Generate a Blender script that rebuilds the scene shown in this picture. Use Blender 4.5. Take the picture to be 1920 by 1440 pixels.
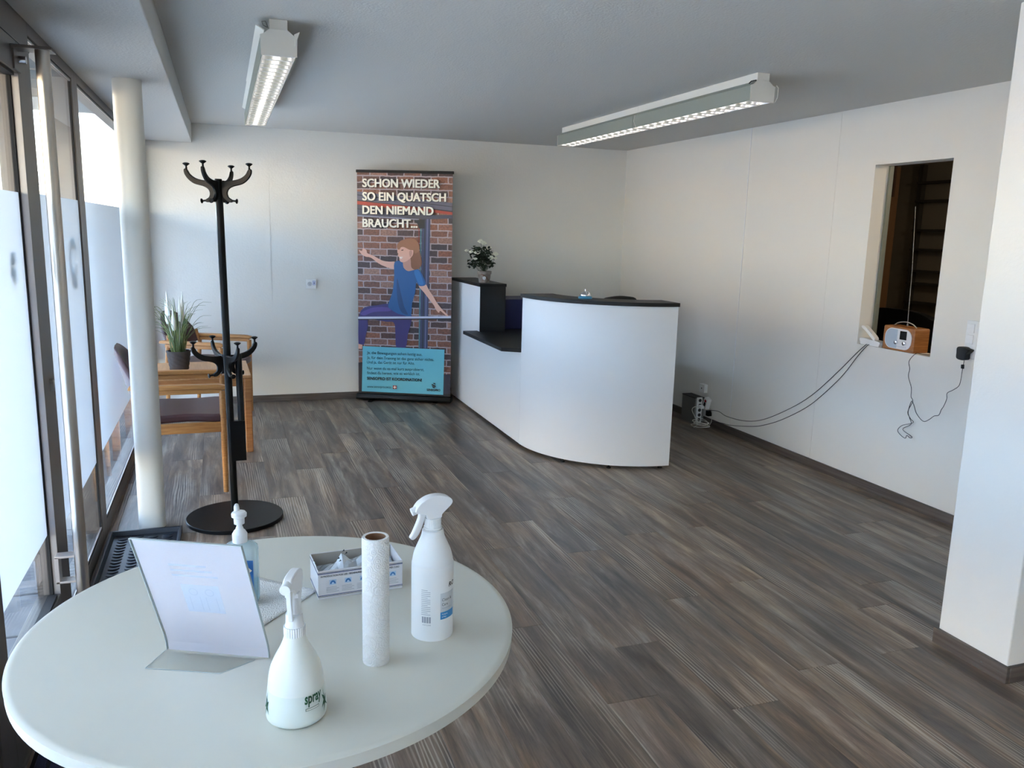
import bpy, bmesh, math, random
from mathutils import Vector, Matrix, Euler
PI = math.pi
random.seed(7)
C = bpy.context.scene.collection
for o in list(bpy.data.objects): bpy.data.objects.remove(o)
scene = bpy.context.scene

# ------------------------------------------------------------------ camera
YAW, PITCH, ROLL = 0.341766756, 0.184933122, 0.025535789
fwd = Vector((math.sin(YAW)*math.cos(PITCH), math.cos(YAW)*math.cos(PITCH), -math.sin(PITCH)))
rgt = Vector((math.cos(YAW), -math.sin(YAW), 0)); upv = rgt.cross(fwd)
r_ = math.cos(ROLL)*rgt + math.sin(ROLL)*upv
u_ = -math.sin(ROLL)*rgt + math.cos(ROLL)*upv
cd = bpy.data.cameras.new('camera'); cam = bpy.data.objects.new('camera', cd); C.objects.link(cam)
cam.matrix_world = Matrix(((r_.x, u_.x, -fwd.x, 0), (r_.y, u_.y, -fwd.y, 0), (r_.z, u_.z, -fwd.z, 1.58), (0, 0, 0, 1)))
cd.sensor_width = 36; cd.lens = 1524.1/1920*36; cd.clip_start = .02; cd.clip_end = 500
scene.camera = cam

# ------------------------------------------------------------------ world, sun, exposure
w = bpy.data.worlds.new('world'); scene.world = w; w.use_nodes = True
nt = w.node_tree; nt.nodes.clear()
wo = nt.nodes.new('ShaderNodeOutputWorld'); bg = nt.nodes.new('ShaderNodeBackground')
sky = nt.nodes.new('ShaderNodeTexSky'); sky.sky_type = 'NISHITA'; sky.sun_disc = False
sky.sun_elevation = math.radians(34); sky.sun_rotation = math.radians(120); sky.air_density = 1.0; sky.dust_density = 1.0; sky.ozone_density = 1.0
bg.inputs['Strength'].default_value = 0.62
wb = nt.nodes.new('ShaderNodeVectorMath'); wb.operation = 'MULTIPLY'; wb.inputs[1].default_value = (1.06, .995, .955)   # camera white balance
nt.links.new(sky.outputs[0], wb.inputs[0]); nt.links.new(wb.outputs[0], bg.inputs[0]); nt.links.new(bg.outputs[0], wo.inputs[0])
sd = bpy.data.lights.new('sun', 'SUN'); sd.energy = 1.75; sd.angle = math.radians(.6); sd.color = (1, .84, .66)
so = bpy.data.objects.new('sun', sd); C.objects.link(so)
so.rotation_euler = Vector((-.62, .30, -.60)).to_track_quat('-Z', 'Y').to_euler()
so.location = (12, -6, 12)
scene.view_settings.view_transform = 'Standard'; scene.view_settings.look = 'None'
scene.view_settings.exposure = 2.72; scene.view_settings.gamma = 1; scene.view_settings.use_curve_mapping = False
pd = bpy.data.lights.new('window_portal', 'AREA'); pd.shape = 'RECTANGLE'; pd.size = 11.6; pd.size_y = 2.3; pd.cycles.is_portal = True
po = bpy.data.objects.new('window_portal', pd); C.objects.link(po); po.location = (-.74, 1.7, 1.13)
po.rotation_euler = Vector((1, 0, 0)).to_track_quat('-Z', 'Z').to_euler()

# ------------------------------------------------------------------ materials
def lin(c):
    def f(v):
        v /= 255
        return v/12.92 if v <= .04045 else ((v+.055)/1.055)**2.4
    return (f(c[0]), f(c[1]), f(c[2]), 1)
MC = {}
def M(name, col, rough=.5, metal=0, bump=None, spec=None, trans=0, emit=None, coat=0, var=None, ior=None):
    """principled material; col in 0-255 sRGB; bump=(scale, strength, distance, stretch)"""
    if name in MC: return MC[name]
    m = bpy.data.materials.new(name); m.use_nodes = True; t = m.node_tree; b = t.nodes['Principled BSDF']
    b.inputs['Base Color'].default_value = lin(col); b.inputs['Roughness'].default_value = rough; b.inputs['Metallic'].default_value = metal
    if spec is not None: b.inputs['Specular IOR Level'].default_value = spec
    if trans: b.inputs['Transmission Weight'].default_value = trans
    if ior: b.inputs['IOR'].default_value = ior
    if coat: b.inputs['Coat Weight'].default_value = coat
    if emit: b.inputs['Emission Color'].default_value = lin(emit[0]); b.inputs['Emission Strength'].default_value = emit[1]
    if bump or var:
        tc = t.nodes.new('ShaderNodeTexCoord'); mp = t.nodes.new('ShaderNodeMapping'); t.links.new(tc.outputs['Object'], mp.inputs[0])
    if bump:
        n = t.nodes.new('ShaderNodeTexNoise'); n.inputs['Scale'].default_value = bump[0]; n.inputs['Detail'].default_value = 5
        if len(bump) > 3: mp.inputs['Scale'].default_value = bump[3]
        t.links.new(mp.outputs[0], n.inputs[0]); bp = t.nodes.new('ShaderNodeBump'); bp.inputs['Strength'].default_value = bump[1]; bp.inputs['Distance'].default_value = bump[2]
        t.links.new(n.outputs[0], bp.inputs['Height']); t.links.new(bp.outputs[0], b.inputs['Normal'])
    if var:
        n2 = t.nodes.new('ShaderNodeTexNoise'); n2.inputs['Scale'].default_value = var[0]; n2.inputs['Detail'].default_value = 6
        mp2 = t.nodes.new('ShaderNodeMapping'); t.links.new(tc.outputs['Object'], mp2.inputs[0])
        if len(var) > 2: mp2.inputs['Scale'].default_value = var[2]
        t.links.new(mp2.outputs[0], n2.inputs[0])
        mx = t.nodes.new('ShaderNodeMix'); mx.data_type = 'RGBA'; mx.inputs[6].default_value = lin(col); mx.inputs[7].default_value = lin(var[1])
        cr = t.nodes.new('ShaderNodeMapRange'); cr.inputs[1].default_value = .35; cr.inputs[2].default_value = .65
        t.links.new(n2.outputs[0], cr.inputs[0]); t.links.new(cr.outputs[0], mx.inputs[0]); t.links.new(mx.outputs[2], b.inputs['Base Color'])
    MC[name] = m
    return m

m_wall = M('wall_paint', (230, 229, 224), .85, bump=(60, .35, .004))
m_wallr = M('smooth_wall_paint', (233, 230, 223), .8, bump=(160, .2, .0015))
m_ceil = M('ceiling_plaster', (206, 205, 201), .9, bump=(95, .55, .004))
m_white = M('white_laminate', (232, 233, 234), .38)
m_wplast = M('white_plastic', (236, 237, 236), .42)
m_wgloss = M('white_gloss_plastic', (240, 240, 240), .3)
m_tabtop = M('table_white', (212, 210, 198), .42)
m_black = M('black_laminate', (22, 23, 25), .5, spec=.35)
m_bmetal = M('black_lacquer', (5, 5, 5), .38, spec=.25)
m_bplast = M('black_plastic', (10, 10, 11), .5, spec=.35)
m_cable = M('black_cable', (24, 24, 28), .5)
m_wcable = M('white_cable', (215, 214, 208), .5)
m_alu = M('anodised_aluminium_frame', (112, 104, 98), .42, .55)
m_alul = M('light_aluminium_reveal', (176, 168, 164), .4, .5)
m_gasket = M('black_rubber_gasket', (16, 14, 14), .7)
m_steel = M('brushed_steel', (190, 184, 176), .3, 1, bump=(30, .08, .001, (1, 1, .02)))
m_chrome = M('chrome', (225, 225, 228), .12, 1)
m_col = M('column_paint', (226, 223, 214), .4)
m_beech = M('beech_wood', (188, 134, 76), .42, bump=(30, .1, .0005, (1, 8, 8)), var=(9, (166, 110, 58), (1, 10, 10)))
m_beechd = M('table_wood', (178, 124, 74), .45, var=(9, (156, 100, 56), (1, 8, 8)))
m_beecht = M('table_top_wood', (196, 150, 104), .35, var=(6, (180, 132, 88), (10, 1, 1)))
m_leather = M('aubergine_leatherette', (74, 46, 48), .42, bump=(250, .15, .0006))
m_tray = M('black_rubber_tray', (34, 38, 46), .4)
m_matd = M('door_mat_rib', (32, 36, 62), .95, bump=(400, .8, .003))
m_matb = M('door_mat_base', (18, 19, 24), .9)
m_base = None

def wood_floor(name, bright=1.0):
    m = bpy.data.materials.new(name); m.use_nodes = True; t = m.node_tree; N = t.nodes; L = t.links; b = N['Principled BSDF']
    tc = N.new('ShaderNodeTexCoord'); oi = N.new('ShaderNodeObjectInfo')
    off = N.new('ShaderNodeVectorMath'); off.operation = 'SCALE'; off.inputs[0].default_value = (37, 91, 13); L.new(oi.outputs['Random'], off.inputs['Scale'])
    ad = N.new('ShaderNodeVectorMath'); ad.operation = 'ADD'; L.new(tc.outputs['Object'], ad.inputs[0]); L.new(off.outputs[0], ad.inputs[1])
    def noise(sc, vec, det=6, rough=.6, dist=0):
        mp = N.new('ShaderNodeMapping'); mp.inputs['Scale'].default_value = vec; L.new(ad.outputs[0], mp.inputs[0])
        n = N.new('ShaderNodeTexNoise'); n.inputs['Scale'].default_value = sc; n.inputs['Detail'].default_value = det; n.inputs['Roughness'].default_value = rough; n.inputs['Distortion'].default_value = dist
        L.new(mp.outputs[0], n.inputs[0]); return n
    def ramp(src, stops):
        r = N.new('ShaderNodeValToRGB'); e = r.color_ramp.elements
        while len(e) > 1: e.remove(e[-1])
        e[0].position = stops[0][0]; e[0].color = stops[0][1]
        for p, c in stops[1:]:
            k = e.new(p); k.color = c
        L.new(src, r.inputs[0]); return r
    def mix(a, bb, fac, mode='MIX'):
        x = N.new('ShaderNodeMix'); x.data_type = 'RGBA'; x.blend_type = mode
        for s, i in ((a, 6), (bb, 7)):
            if isinstance(s, tuple): x.inputs[i].default_value = s
            else: L.new(s, x.inputs[i])
        if isinstance(fac, float): x.inputs[0].default_value = fac
        else: L.new(fac, x.inputs[0])
        return x.outputs[2]
    streak = noise(1, (13, 1.3, 1), 8, .66, .5)
    base = ramp(streak.outputs[0], [(.27, lin((52, 46, 43))), (.41, lin((92, 84, 78))), (.52, lin((122, 112, 102))), (.61, lin((150, 143, 134))), (.74, lin((186, 180, 168)))])
    hue = noise(1, (5, .9, 1), 4, .5)
    tint = ramp(hue.outputs[0], [(.34, lin((184, 182, 182))), (.46, lin((212, 198, 186))), (.54, lin((228, 198, 164))), (.66, lin((212, 188, 174)))])
    col = mix(base.outputs[0], tint.outputs[0], .75, 'MULTIPLY')
    # dark smoky blotches
    bl = noise(1, (6, 1.9, 1), 5, .6, .6)
    blr = ramp(bl.outputs[0], [(.40, (0, 0, 0, 1)), (.66, (1, 1, 1, 1))])
    col = mix(col, (.085, .070, .060, 1), N_fac(N, L, blr.outputs[0], .62))
    # cathedral grain: distorted rings drawn out along the plank
    mp = N.new('ShaderNodeMapping'); mp.inputs['Scale'].default_value = (1, .075, 1); L.new(ad.outputs[0], mp.inputs[0])
    wv = N.new('ShaderNodeTexWave'); wv.wave_type = 'RINGS'; wv.rings_direction = 'Z'; wv.inputs['Scale'].default_value = 24; wv.inputs['Distortion'].default_value = 9; wv.inputs['Detail'].default_value = 3; wv.inputs['Detail Scale'].default_value = .7
    L.new(mp.outputs[0], wv.inputs[0])
    wr = ramp(wv.outputs[0], [(.52, (0, 0, 0, 1)), (.85, (1, 1, 1, 1))])
    gm = noise(1, (7, .8, 1), 2, .5); gmr = ramp(gm.outputs[0], [(.52, (0, 0, 0, 1)), (.62, (1, 1, 1, 1))])
    gf = N.new('ShaderNodeMath'); gf.operation = 'MULTIPLY'; L.new(wr.outputs[0], gf.inputs[0]); L.new(gmr.outputs[0], gf.inputs[1])
    gf2 = N.new('ShaderNodeMath'); gf2.operation = 'MULTIPLY'; L.new(gf.outputs[0], gf2.inputs[0]); gf2.inputs[1].default_value = .5
    col = mix(col, lin((176, 166, 152)), gf2.outputs[0])
    # fine pores
    fp = noise(1, (210, 9, 1), 3, .6); fpr = ramp(fp.outputs[0], [(.36, (.62, .62, .62, 1)), (.55, (1, 1, 1, 1))])
    col = mix(col, fpr.outputs[0], .55, 'MULTIPLY')
    hv = N.new('ShaderNodeHueSaturation'); hv.inputs['Saturation'].default_value = 1.0
    mr = N.new('ShaderNodeMapRange'); mr.inputs[3].default_value = .84*bright; mr.inputs[4].default_value = 1.12*bright; L.new(oi.outputs['Random'], mr.inputs[0]); L.new(mr.outputs[0], hv.inputs['Value'])
    L.new(col, hv.inputs['Color']); L.new(hv.outputs[0], b.inputs['Base Color'])
    rr = N.new('ShaderNodeMapRange'); rr.inputs[3].default_value = .30; rr.inputs[4].default_value = .46; L.new(fp.outputs[0], rr.inputs[0]); L.new(rr.outputs[0], b.inputs['Roughness'])
    bp = N.new('ShaderNodeBump'); bp.inputs['Strength'].default_value = .35; bp.inputs['Distance'].default_value = .0012; L.new(fp.outputs[0], bp.inputs['Height']); L.new(bp.outputs[0], b.inputs['Normal'])
    return m
def N_fac(N, L, src, k):
    x = N.new('ShaderNodeMath'); x.operation = 'MULTIPLY'; x.inputs[1].default_value = k; L.new(src, x.inputs[0]); return x.outputs[0]
m_plank = wood_floor('vinyl_plank', 1.52)
m_skirt = M('skirting_wood', (104, 94, 88), .5, var=(5, (78, 68, 62), (1, .4, 14)), bump=(40, .1, .0006, (1, .3, 8)))

def glass_mat(name, tint=(.965, .965, .955, 1)):
    m = bpy.data.materials.new(name); m.use_nodes = True; t = m.node_tree; N = t.nodes; N.clear()
    o = N.new('ShaderNodeOutputMaterial'); mx = N.new('ShaderNodeMixShader'); tr = N.new('ShaderNodeBsdfTransparent'); gl = N.new('ShaderNodeBsdfGlossy'); fr = N.new('ShaderNodeLayerWeight'); fr.inputs[0].default_value = .5; pw = N.new('ShaderNodeMath'); pw.operation = 'POWER'; pw.inputs[1].default_value = 5; ma = N.new('ShaderNodeMath'); ma.operation = 'MULTIPLY_ADD'; ma.inputs[1].default_value = .9; ma.inputs[2].default_value = .035
    t.links.new(fr.outputs['Facing'], pw.inputs[0]); t.links.new(pw.outputs[0], ma.inputs[0])
    tr.inputs[0].default_value = tint; gl.inputs['Roughness'].default_value = .01
    t.links.new(ma.outputs[0], mx.inputs[0]); t.links.new(tr.outputs[0], mx.inputs[1]); t.links.new(gl.outputs[0], mx.inputs[2]); t.links.new(mx.outputs[0], o.inputs[0]); return m
m_glass = glass_mat('window_glass')
m_acryl = glass_mat('clear_acrylic', (.998, .998, .998, 1))
for n_ in m_acryl.node_tree.nodes:
    if n_.type == 'MATH' and n_.operation == 'MULTIPLY_ADD': n_.inputs[1].default_value = .35; n_.inputs[2].default_value = .008
m_foil = glass_mat('clear_plastic_foil', (.86, .9, .93, 1))
def film_mat():
    m = bpy.data.materials.new('frosted_film'); m.use_nodes = True; t = m.node_tree; N = t.nodes; N.clear()
    o = N.new('ShaderNodeOutputMaterial'); a = N.new('ShaderNodeMixShader'); b = N.new('ShaderNodeMixShader')
    tl = N.new('ShaderNodeBsdfTranslucent'); df = N.new('ShaderNodeBsdfDiffuse'); tr = N.new('ShaderNodeBsdfTransparent')
    tl.inputs[0].default_value = (.90, .955, 1, 1); df.inputs[0].default_value = (.66, .76, .88, 1)
    # frosted film scatters forwards: it passes less light towards a grazing view than straight ahead
    lw = N.new('ShaderNodeLayerWeight'); lw.inputs[0].default_value = .5; mr = N.new('ShaderNodeMapRange')
    mr.inputs[1].default_value = .92; mr.inputs[2].default_value = .4; mr.inputs[3].default_value = .06; mr.inputs[4].default_value = 1
    t.links.new(lw.outputs['Facing'], mr.inputs[0]); t.links.new(mr.outputs[0], a.inputs[0]); b.inputs[0].default_value = .03
    t.links.new(df.outputs[0], a.inputs[1]); t.links.new(tl.outputs[0], a.inputs[2]); t.links.new(a.outputs[0], b.inputs[1]); t.links.new(tr.outputs[0], b.inputs[2]); t.links.new(b.outputs[0], o.inputs[0]); return m
m_film = film_mat()

# ------------------------------------------------------------------ mesh helpers
class MB:
    def __init__(s): s.v = []; s.f = []
    def add(s, vs, fs, T=None):
        k = len(s.v)
        s.v += [tuple(T @ Vector(p)) if T else tuple(p) for p in vs]; s.f += [tuple(i+k for i in f) for f in fs]; return s
    def box(s, x0, x1, y0, y1, z0, z1, T=None):
        return s.add([(x0, y0, z0), (x1, y0, z0), (x1, y1, z0), (x0, y1, z0), (x0, y0, z1), (x1, y0, z1), (x1, y1, z1), (x0, y1, z1)],
                     [(0, 3, 2, 1), (4, 5, 6, 7), (0, 1, 5, 4), (1, 2, 6, 5), (2, 3, 7, 6), (3, 0, 4, 7)], T)
    def prism(s, pts, a0, a1, axis='z', T=None):
        n = len(pts)
        def q(p, a):
            return (p[0], p[1], a) if axis == 'z' else ((p[0], a, p[1]) if axis == 'y' else (a, p[0], p[1]))
        vs = [q(p, a0) for p in pts]+[q(p, a1) for p in pts]
        ar = sum(pts[i][0]*pts[(i+1) % n][1]-pts[(i+1) % n][0]*pts[i][1] for i in range(n))
        fs = [tuple(range(n)), tuple(range(2*n-1, n-1, -1))]+[(i, i+n, (i+1) % n+n, (i+1) % n) for i in range(n)]
        return s.add(vs, fs, T)
    def lathe(s, prof, n=32, T=None, cap=True):
        vs = []; fs = []; k = len(prof)
        for r, z in prof:
            for i in range(n): vs.append((r*math.cos(2*PI*i/n), r*math.sin(2*PI*i/n), z))
        for j in range(k-1):
            for i in range(n): fs.append((j*n+i, j*n+(i+1) % n, (j+1)*n+(i+1) % n, (j+1)*n+i))
        if cap:
            if prof[0][0] > 1e-6: fs.append(tuple(range(n-1, -1, -1)))
            if prof[-1][0] > 1e-6: fs.append(tuple((k-1)*n+i for i in range(n)))
        return s.add(vs, fs, T)
    def tube(s, pts, r, n=8, T=None, sx=1.0):
        pts = [Vector(p) for p in pts]; vs = []; fs = []; m = len(pts)
        rr = r if isinstance(r, (list, tuple)) else [r]*m
        t0 = (pts[1]-pts[0]).normalized(); a = t0.orthogonal().normalized()
        for i, p in enumerate(pts):
            t = (pts[min(i+1, m-1)]-pts[max(i-1, 0)]).normalized()
            a = (a-t*a.dot(t))
            a = a.normalized() if a.length > 1e-6 else t.orthogonal().normalized()
            b = t.cross(a)
            for k in range(n):
                c = 2*PI*k/n; vs.append(p+(a*math.cos(c)*sx+b*math.sin(c))*rr[i])
        for i in range(m-1):
            for k in range(n): fs.append((i*n+k, i*n+(k+1) % n, (i+1)*n+(k+1) % n, (i+1)*n+k))
        fs.append(tuple(range(n-1, -1, -1))); fs.append(tuple((m-1)*n+k for k in range(n)))
        return s.add(vs, fs, T)
    def cyl(s, p0, p1, r, n=24): return s.tube([p0, p1], r, n)
    def build(s, name, m, parent=None, smooth=None, bevel=0, seg=2, T=None, doub=False):
        me = bpy.data.meshes.new(name); me.from_pydata(s.v, [], s.f); me.update()
        bm = bmesh.new(); bm.from_mesh(me)
        if doub: bmesh.ops.remove_doubles(bm, verts=bm.verts, dist=1e-5)
        bmesh.ops.recalc_face_normals(bm, faces=bm.faces); bm.to_mesh(me); bm.free()
        if smooth:
            for p in me.polygons: p.use_smooth = True
            me.set_sharp_from_angle(angle=math.radians(smooth))
        me.materials.append(m)
        o = bpy.data.objects.new(name, me); C.objects.link(o)
        if parent: o.parent = parent
        if T: o.matrix_local = T
        if bevel:
            b = o.modifiers.new('bevel', 'BEVEL'); b.width = bevel; b.segments = seg; b.limit_method = 'ANGLE'; b.angle_limit = math.radians(40)
            for p in me.polygons: p.use_smooth = True
            me.set_sharp_from_angle(angle=math.radians(50))
        return o
def bezier(pts, n=8):
    """catmull-rom through pts"""
    P = [Vector(p) for p in pts]; P = [P[0]*2-P[1]]+P+[P[-1]*2-P[-2]]; out = []
    for i in range(1, len(P)-2):
        for k in range(n):
            t = k/n; a, b, c, d = P[i-1], P[i], P[i+1], P[i+2]
            out.append(.5*((2*b)+(c-a)*t+(2*a-5*b+4*c-d)*t*t+(3*b-a-3*c+d)*t**3))
    out.append(P[-2]); return out
def closed(pts, n=5):
    P = [Vector((p[0], p[1])) for p in pts]; k = len(P); out = []
    for i in range(k):
        a, b, c, d = P[i-1], P[i], P[(i+1) % k], P[(i+2) % k]
        for j in range(n):
            t = j/n; v = .5*((2*b)+(c-a)*t+(2*a-5*b+4*c-d)*t*t+(3*b-a-3*c+d)*t**3); out.append((v.x, v.y))
    return out
def thing(name, label, cat, loc=(0, 0, 0), rz=0, group=None):
    o = bpy.data.objects.new(name, None); o.empty_display_size = .05; C.objects.link(o); o.location = loc; o.rotation_euler = (0, 0, rz)
    o['label'] = label; o['category'] = cat
    if group: o['group'] = group
    return o
def tag(o, label, cat, group=None):
    o['label'] = label; o['category'] = cat
    if group: o['group'] = group
    return o
def struct(o, label=None):
    o['kind'] = 'structure'
    if label: o['label'] = label
    return o
def copy_tree(o, parent=None):
    c = o.copy(); C.objects.link(c); c.parent = parent
    for ch in o.children: copy_tree(ch, c)
    return c
def text_mb(body, width, cap, bold=0, shear=0):
    """letters as flat outline geometry: returns (verts,faces) fitted to width x cap height, origin at left baseline"""
    cu = bpy.data.curves.new('t', 'FONT'); cu.body = body; cu.size = 1; cu.offset = bold; cu.shear = shear; cu.resolution_u = 3
    o = bpy.data.objects.new('t', cu); C.objects.link(o)
    bpy.context.view_layer.update()
    me = bpy.data.meshes.new_from_object(o.evaluated_get(bpy.context.evaluated_depsgraph_get()))
    me.calc_loop_triangles(); vs = [tuple(v.co) for v in me.vertices]; fs = [tuple(p.vertices) for p in me.loop_triangles]
    bpy.data.objects.remove(o); bpy.data.curves.remove(cu); bpy.data.meshes.remove(me)
    x0 = min(v[0] for v in vs); x1 = max(v[0] for v in vs)
    sx = width/(x1-x0); sy = cap/.69
    return [((v[0]-x0)*sx, v[1]*sy) for v in vs], fs

# ------------------------------------------------------------------ room shell
XR, D, H, XL = 3.86, 7.588, 2.409, -.61
YB = -4.2
floor = struct(MB().box(-.72, 6.6, YB-.15, D+.15, -.12, -.0065).build('floor', M('subfloor', (30, 28, 27), .9)), 'grey brown wood-look plank floor')
PW, PL = .1955, 1.42
meshes = {}
def plank(x0, x1, y0, y1):
    key = (round(x1-x0, 3), round(y1-y0, 3))
    if key not in meshes:
        w_, l_ = key; g = .0005; b = .0009
        o = MB()
        vs = [(g, g, -.006), (w_-g, g, -.006), (w_-g, l_-g, -.006), (g, l_-g, -.006), (g, g, -b), (w_-g, g, -b), (w_-g, l_-g, -b), (g, l_-g, -b),
              (g+b, g+b, 0), (w_-g-b, g+b, 0), (w_-g-b, l_-g-b, 0), (g+b, l_-g-b, 0)]
        fs = [(0, 3, 2, 1), (0, 1, 5, 4), (1, 2, 6, 5), (2, 3, 7, 6), (3, 0, 4, 7), (4, 5, 9, 8), (5, 6, 10, 9), (6, 7, 11, 10), (7, 4, 8, 11), (8, 9, 10, 11)]
        o.add(vs, fs); p = o.build('plank', m_plank, floor); meshes[key] = p.data
    else:
        p = bpy.data.objects.new('plank', meshes[key]); C.objects.link(p); p.parent = floor
    p.location = (x0, y0, 0)
x = .2075-5*PW; k = 0
joint = {7: 3.536, 8: 2.927, 9: 3.68, 10: 3.00, 11: 3.688, 12: 4.03, 5: 5.11, 4: 5.71, 6: 5.45, 3: 3.4, 1: 6.766, 0: 6.2, 2: 7.12}
while x < XR-.001:
    x1 = min(x+PW, XR); xx = max(x, XL+.0)
    j = int(round((x-.2075)/PW)); y = joint.get(j, random.uniform(2, 3.4))
    while y > YB: y -= PL
    while y < D-.001:
        a, b = max(y, YB), min(y+PL, D)
        if x1-xx > .01 and b-a > .02: plank(xx, x1, a, b)
        y += PL
    x += PW

struct(MB().box(-.80, 6.6, YB-.15, D+6, H+.35, 6.8).build('wall_upper_shade', m_wall), 'unseen storeys added above the room to lengthen its shadow')  # unseen block added so the building shades more of the ground outside
cl = MB().box(-.80, 6.6, YB-.15, D+.15, H, H+.35).build('ceiling', m_ceil); struct(cl, 'pale grey rough plastered ceiling')
# dropped beam over the glass front
struct(MB().box(-.70, -.212, YB, D, 2.25, H).build('trim_1', m_ceil, bevel=.004), 'dropped plaster beam above the glass front')
# back wall of two panels with an open joint
wb = struct(MB().box(XL-.1, .4005, D, D+.12, 0, H)  .box(.4045, XR+.12, D, D+.12, 0, H).box(.39, .42, D+.004, D+.1, 0, H).build('wall_back', m_wall))
# right wall with the hatch opening
ny0, ny1, nz0, nz1 = 3.607, 4.192, .9245, 2.047
T_ = .13
wr = MB()
wr.box(XR, XR+T_, YB, 2.25, 0, H)
wr.box(XR, XR+T_, 2.25, ny0, 0, H).box(XR, XR+T_, ny1, 4.533, 0, H).box(XR, XR+T_, 4.5345, 5.51, 0, H).box(XR, XR+T_, 5.512, D, 0, H)
wr.box(XR, XR+T_, ny0, ny1, 0, nz0).box(XR, XR+T_, ny0, ny1, nz1, H).box(XR+.004, XR+T_, 4.5, 5.6, 0, H)
wr = struct(wr.build('wall_right', m_wallr))
struct(MB().box(XR-.0015, XR, 5.512, 5.52, .06, H).build('trim_2', m_wgloss), 'thin white joint strip on the right wall')
struct(MB().box(XR-.1, XR+T_, YB-.12, YB, 0, H).box(XL-.1, XR+T_, YB-.12, YB, 0, H).build('wall_front', m_wall))
struct(MB().box(2.652, XR, 1.968, 2.275, 0, H).build('wall_pier', M('pier_paint', (232, 230, 225), .85, bump=(90, .3, .003)), bevel=.004), 'white wall pier at the right edge')
bb = struct(MB().box(-.5, XR-.012, D-.012, D, 0, .062).build('baseboard_back', m_skirt, bevel=.002))
struct(MB().box(XR-.012, XR, 2.275, D-.012, 0, .062).box(XR-.012, XR, YB, 1.968, 0, .062).build('baseboard_right', m_skirt, bevel=.002))
bp_ = struct(MB().box(2.637, 2.652, 1.955, 2.287, 0, .064).box(2.652, XR, 1.953, 1.968, 0, .064).build('baseboard_pier', m_skirt, bevel=.002))
MB().cyl((2.636, 2.06, .034), (2.6375, 2.06, .034), .004, 10).build('screw', m_chrome, bp_)
struct(MB().lathe([(.066, 0), (.066, 2.25)], 48, Matrix.Translation((-.405, 4.485, 0))).build('trim_3', m_col, smooth=40), 'round cream white column beside the glass front')
struct(MB().box(XL+.02, XL+.035, D-.03, D-.0, .06, 2.25).build('trim_4', M('edge_strip', (210, 205, 195), .5)), 'corner strip between glass front and back wall')

# ------------------------------------------------------------------ glass front
def frame(name, parent, boxes, m=m_alu, bevel=.002):
    b = MB()
    for q in boxes: b.box(*q)
    return b.build(name, m, parent, bevel=bevel)
XG = -.655
def window(name, y0, y1, label, z0=.085, z1=2.205, fr=.045, filmz=(.43, 1.672), fa=None, fb=None):
    XG = -.621; fa = fa or fr; fb = fb or fr
    o = struct(frame(name, None, [(-.69, XL, y0, y0+fa, 0, 2.25), (-.69, XL, y1-fb, y1, 0, 2.25), (-.69, XL, y0+fa, y1-fb, 0, z0), (-.69, XL, y0+fa, y1-fb, z1, 2.25)]), label)
    a, b = y0+fa, y1-fb
    frame('gasket', o, [(XG-.004, XG+.005, a, a+.008, z0, z1), (XG-.004, XG+.005, b-.008, b, z0, z1), (XG-.006, XL-.001, a+.008, b-.008, z0, z0+.007), (XG-.006, XL-.001, a+.008, b-.008, z1-.007, z1)], m_gasket, 0)
    frame('glazing_bead', o, [(XG+.0035, XL-.003, a+.008, b-.008, z0+.007, z0+.016), (XG+.0035, XL-.003, a+.008, b-.008, z1-.015, z1-.007)], m_alul, 0)
    frame('pane', o, [(XG-.003, XG+.003, a+.004, b-.004, z0+.003, z1-.003)], m_glass, 0)
    frame('frosted_film', o, [(XG+.0034, XG+.0044, a+.004, b-.004, filmz[0], filmz[1])], m_film, 0)
    return o
window('window_1', 4.33, 7.53, 'far fixed glass panel with frosted band, behind the column', fa=.08)
w2 = window('window_2', 3.315, 4.33, 'glass panel with frosted band just beyond the door', fa=.06, fb=.075)
window('window_3', 1.2, 2.27, 'glass panel with frosted band before the door')
window('window_4', -1.55, 1.2, 'glass panel with frosted band beside the viewer')
window('window_6', -4.18, -1.55, 'unseen glass panel with frosted band, added behind the viewer for more fill light')  # glass front extended out of view to let in more fill light
# door leaf
XG = -.636
d0, d1 = 2.28, 3.305
dr = struct(frame('door_1', None, [(-.68, XL+.004, d0, d0+.14, .015, 2.145), (-.68, XL+.004, 3.158, d1, .015, 2.145), (-.68, XL+.004, d0+.14, 3.158, .015, .24), (-.68, XL+.004, d0+.14, 3.158, 2.045, 2.145)]), 'glass entrance door in metal frame')
frame('gasket', dr, [(XG-.005, XG+.008, d0+.14, d0+.15, .24, 2.045), (XG-.005, XG+.008, 3.147, 3.157, .24, 2.045), (XG-.006, XL-.002, d0+.152, 3.13, .24, .25), (XG-.006, XL-.002, d0+.152, 3.13, 2.035, 2.045)], m_gasket, 0)
frame('inner_reveal', dr, [(XG+.009, XL+.0045, 3.1565, 3.1585, .238, 2.047)], m_alul)
frame('pane', dr, [(XG-.003, XG+.003, d0+.14, 3.156, .24, 2.045)], m_glass, 0)
frame('frosted_film', dr, [(XG+.0034, XG+.0044, d0+.142, 3.155, .47, 1.668)], m_film, 0)
MB().cyl((XL, 3.262, 1.01), (XL+.016, 3.262, 1.01), .009, 20).box(XL+.003, XL+.018, 3.257, 3.267, .975, 1.012).build('lock_cylinder', m_steel, dr, smooth=40)
struct(frame('trim_5', None, [(-.69, XL, d0-.02, d1+.02, 2.152, 2.25)]), 'door head rail')
struct(frame('trim_6', None, [(-.72, -.60, YB, D, 0, .012)], m_alu), 'metal threshold under the glass front')
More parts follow.
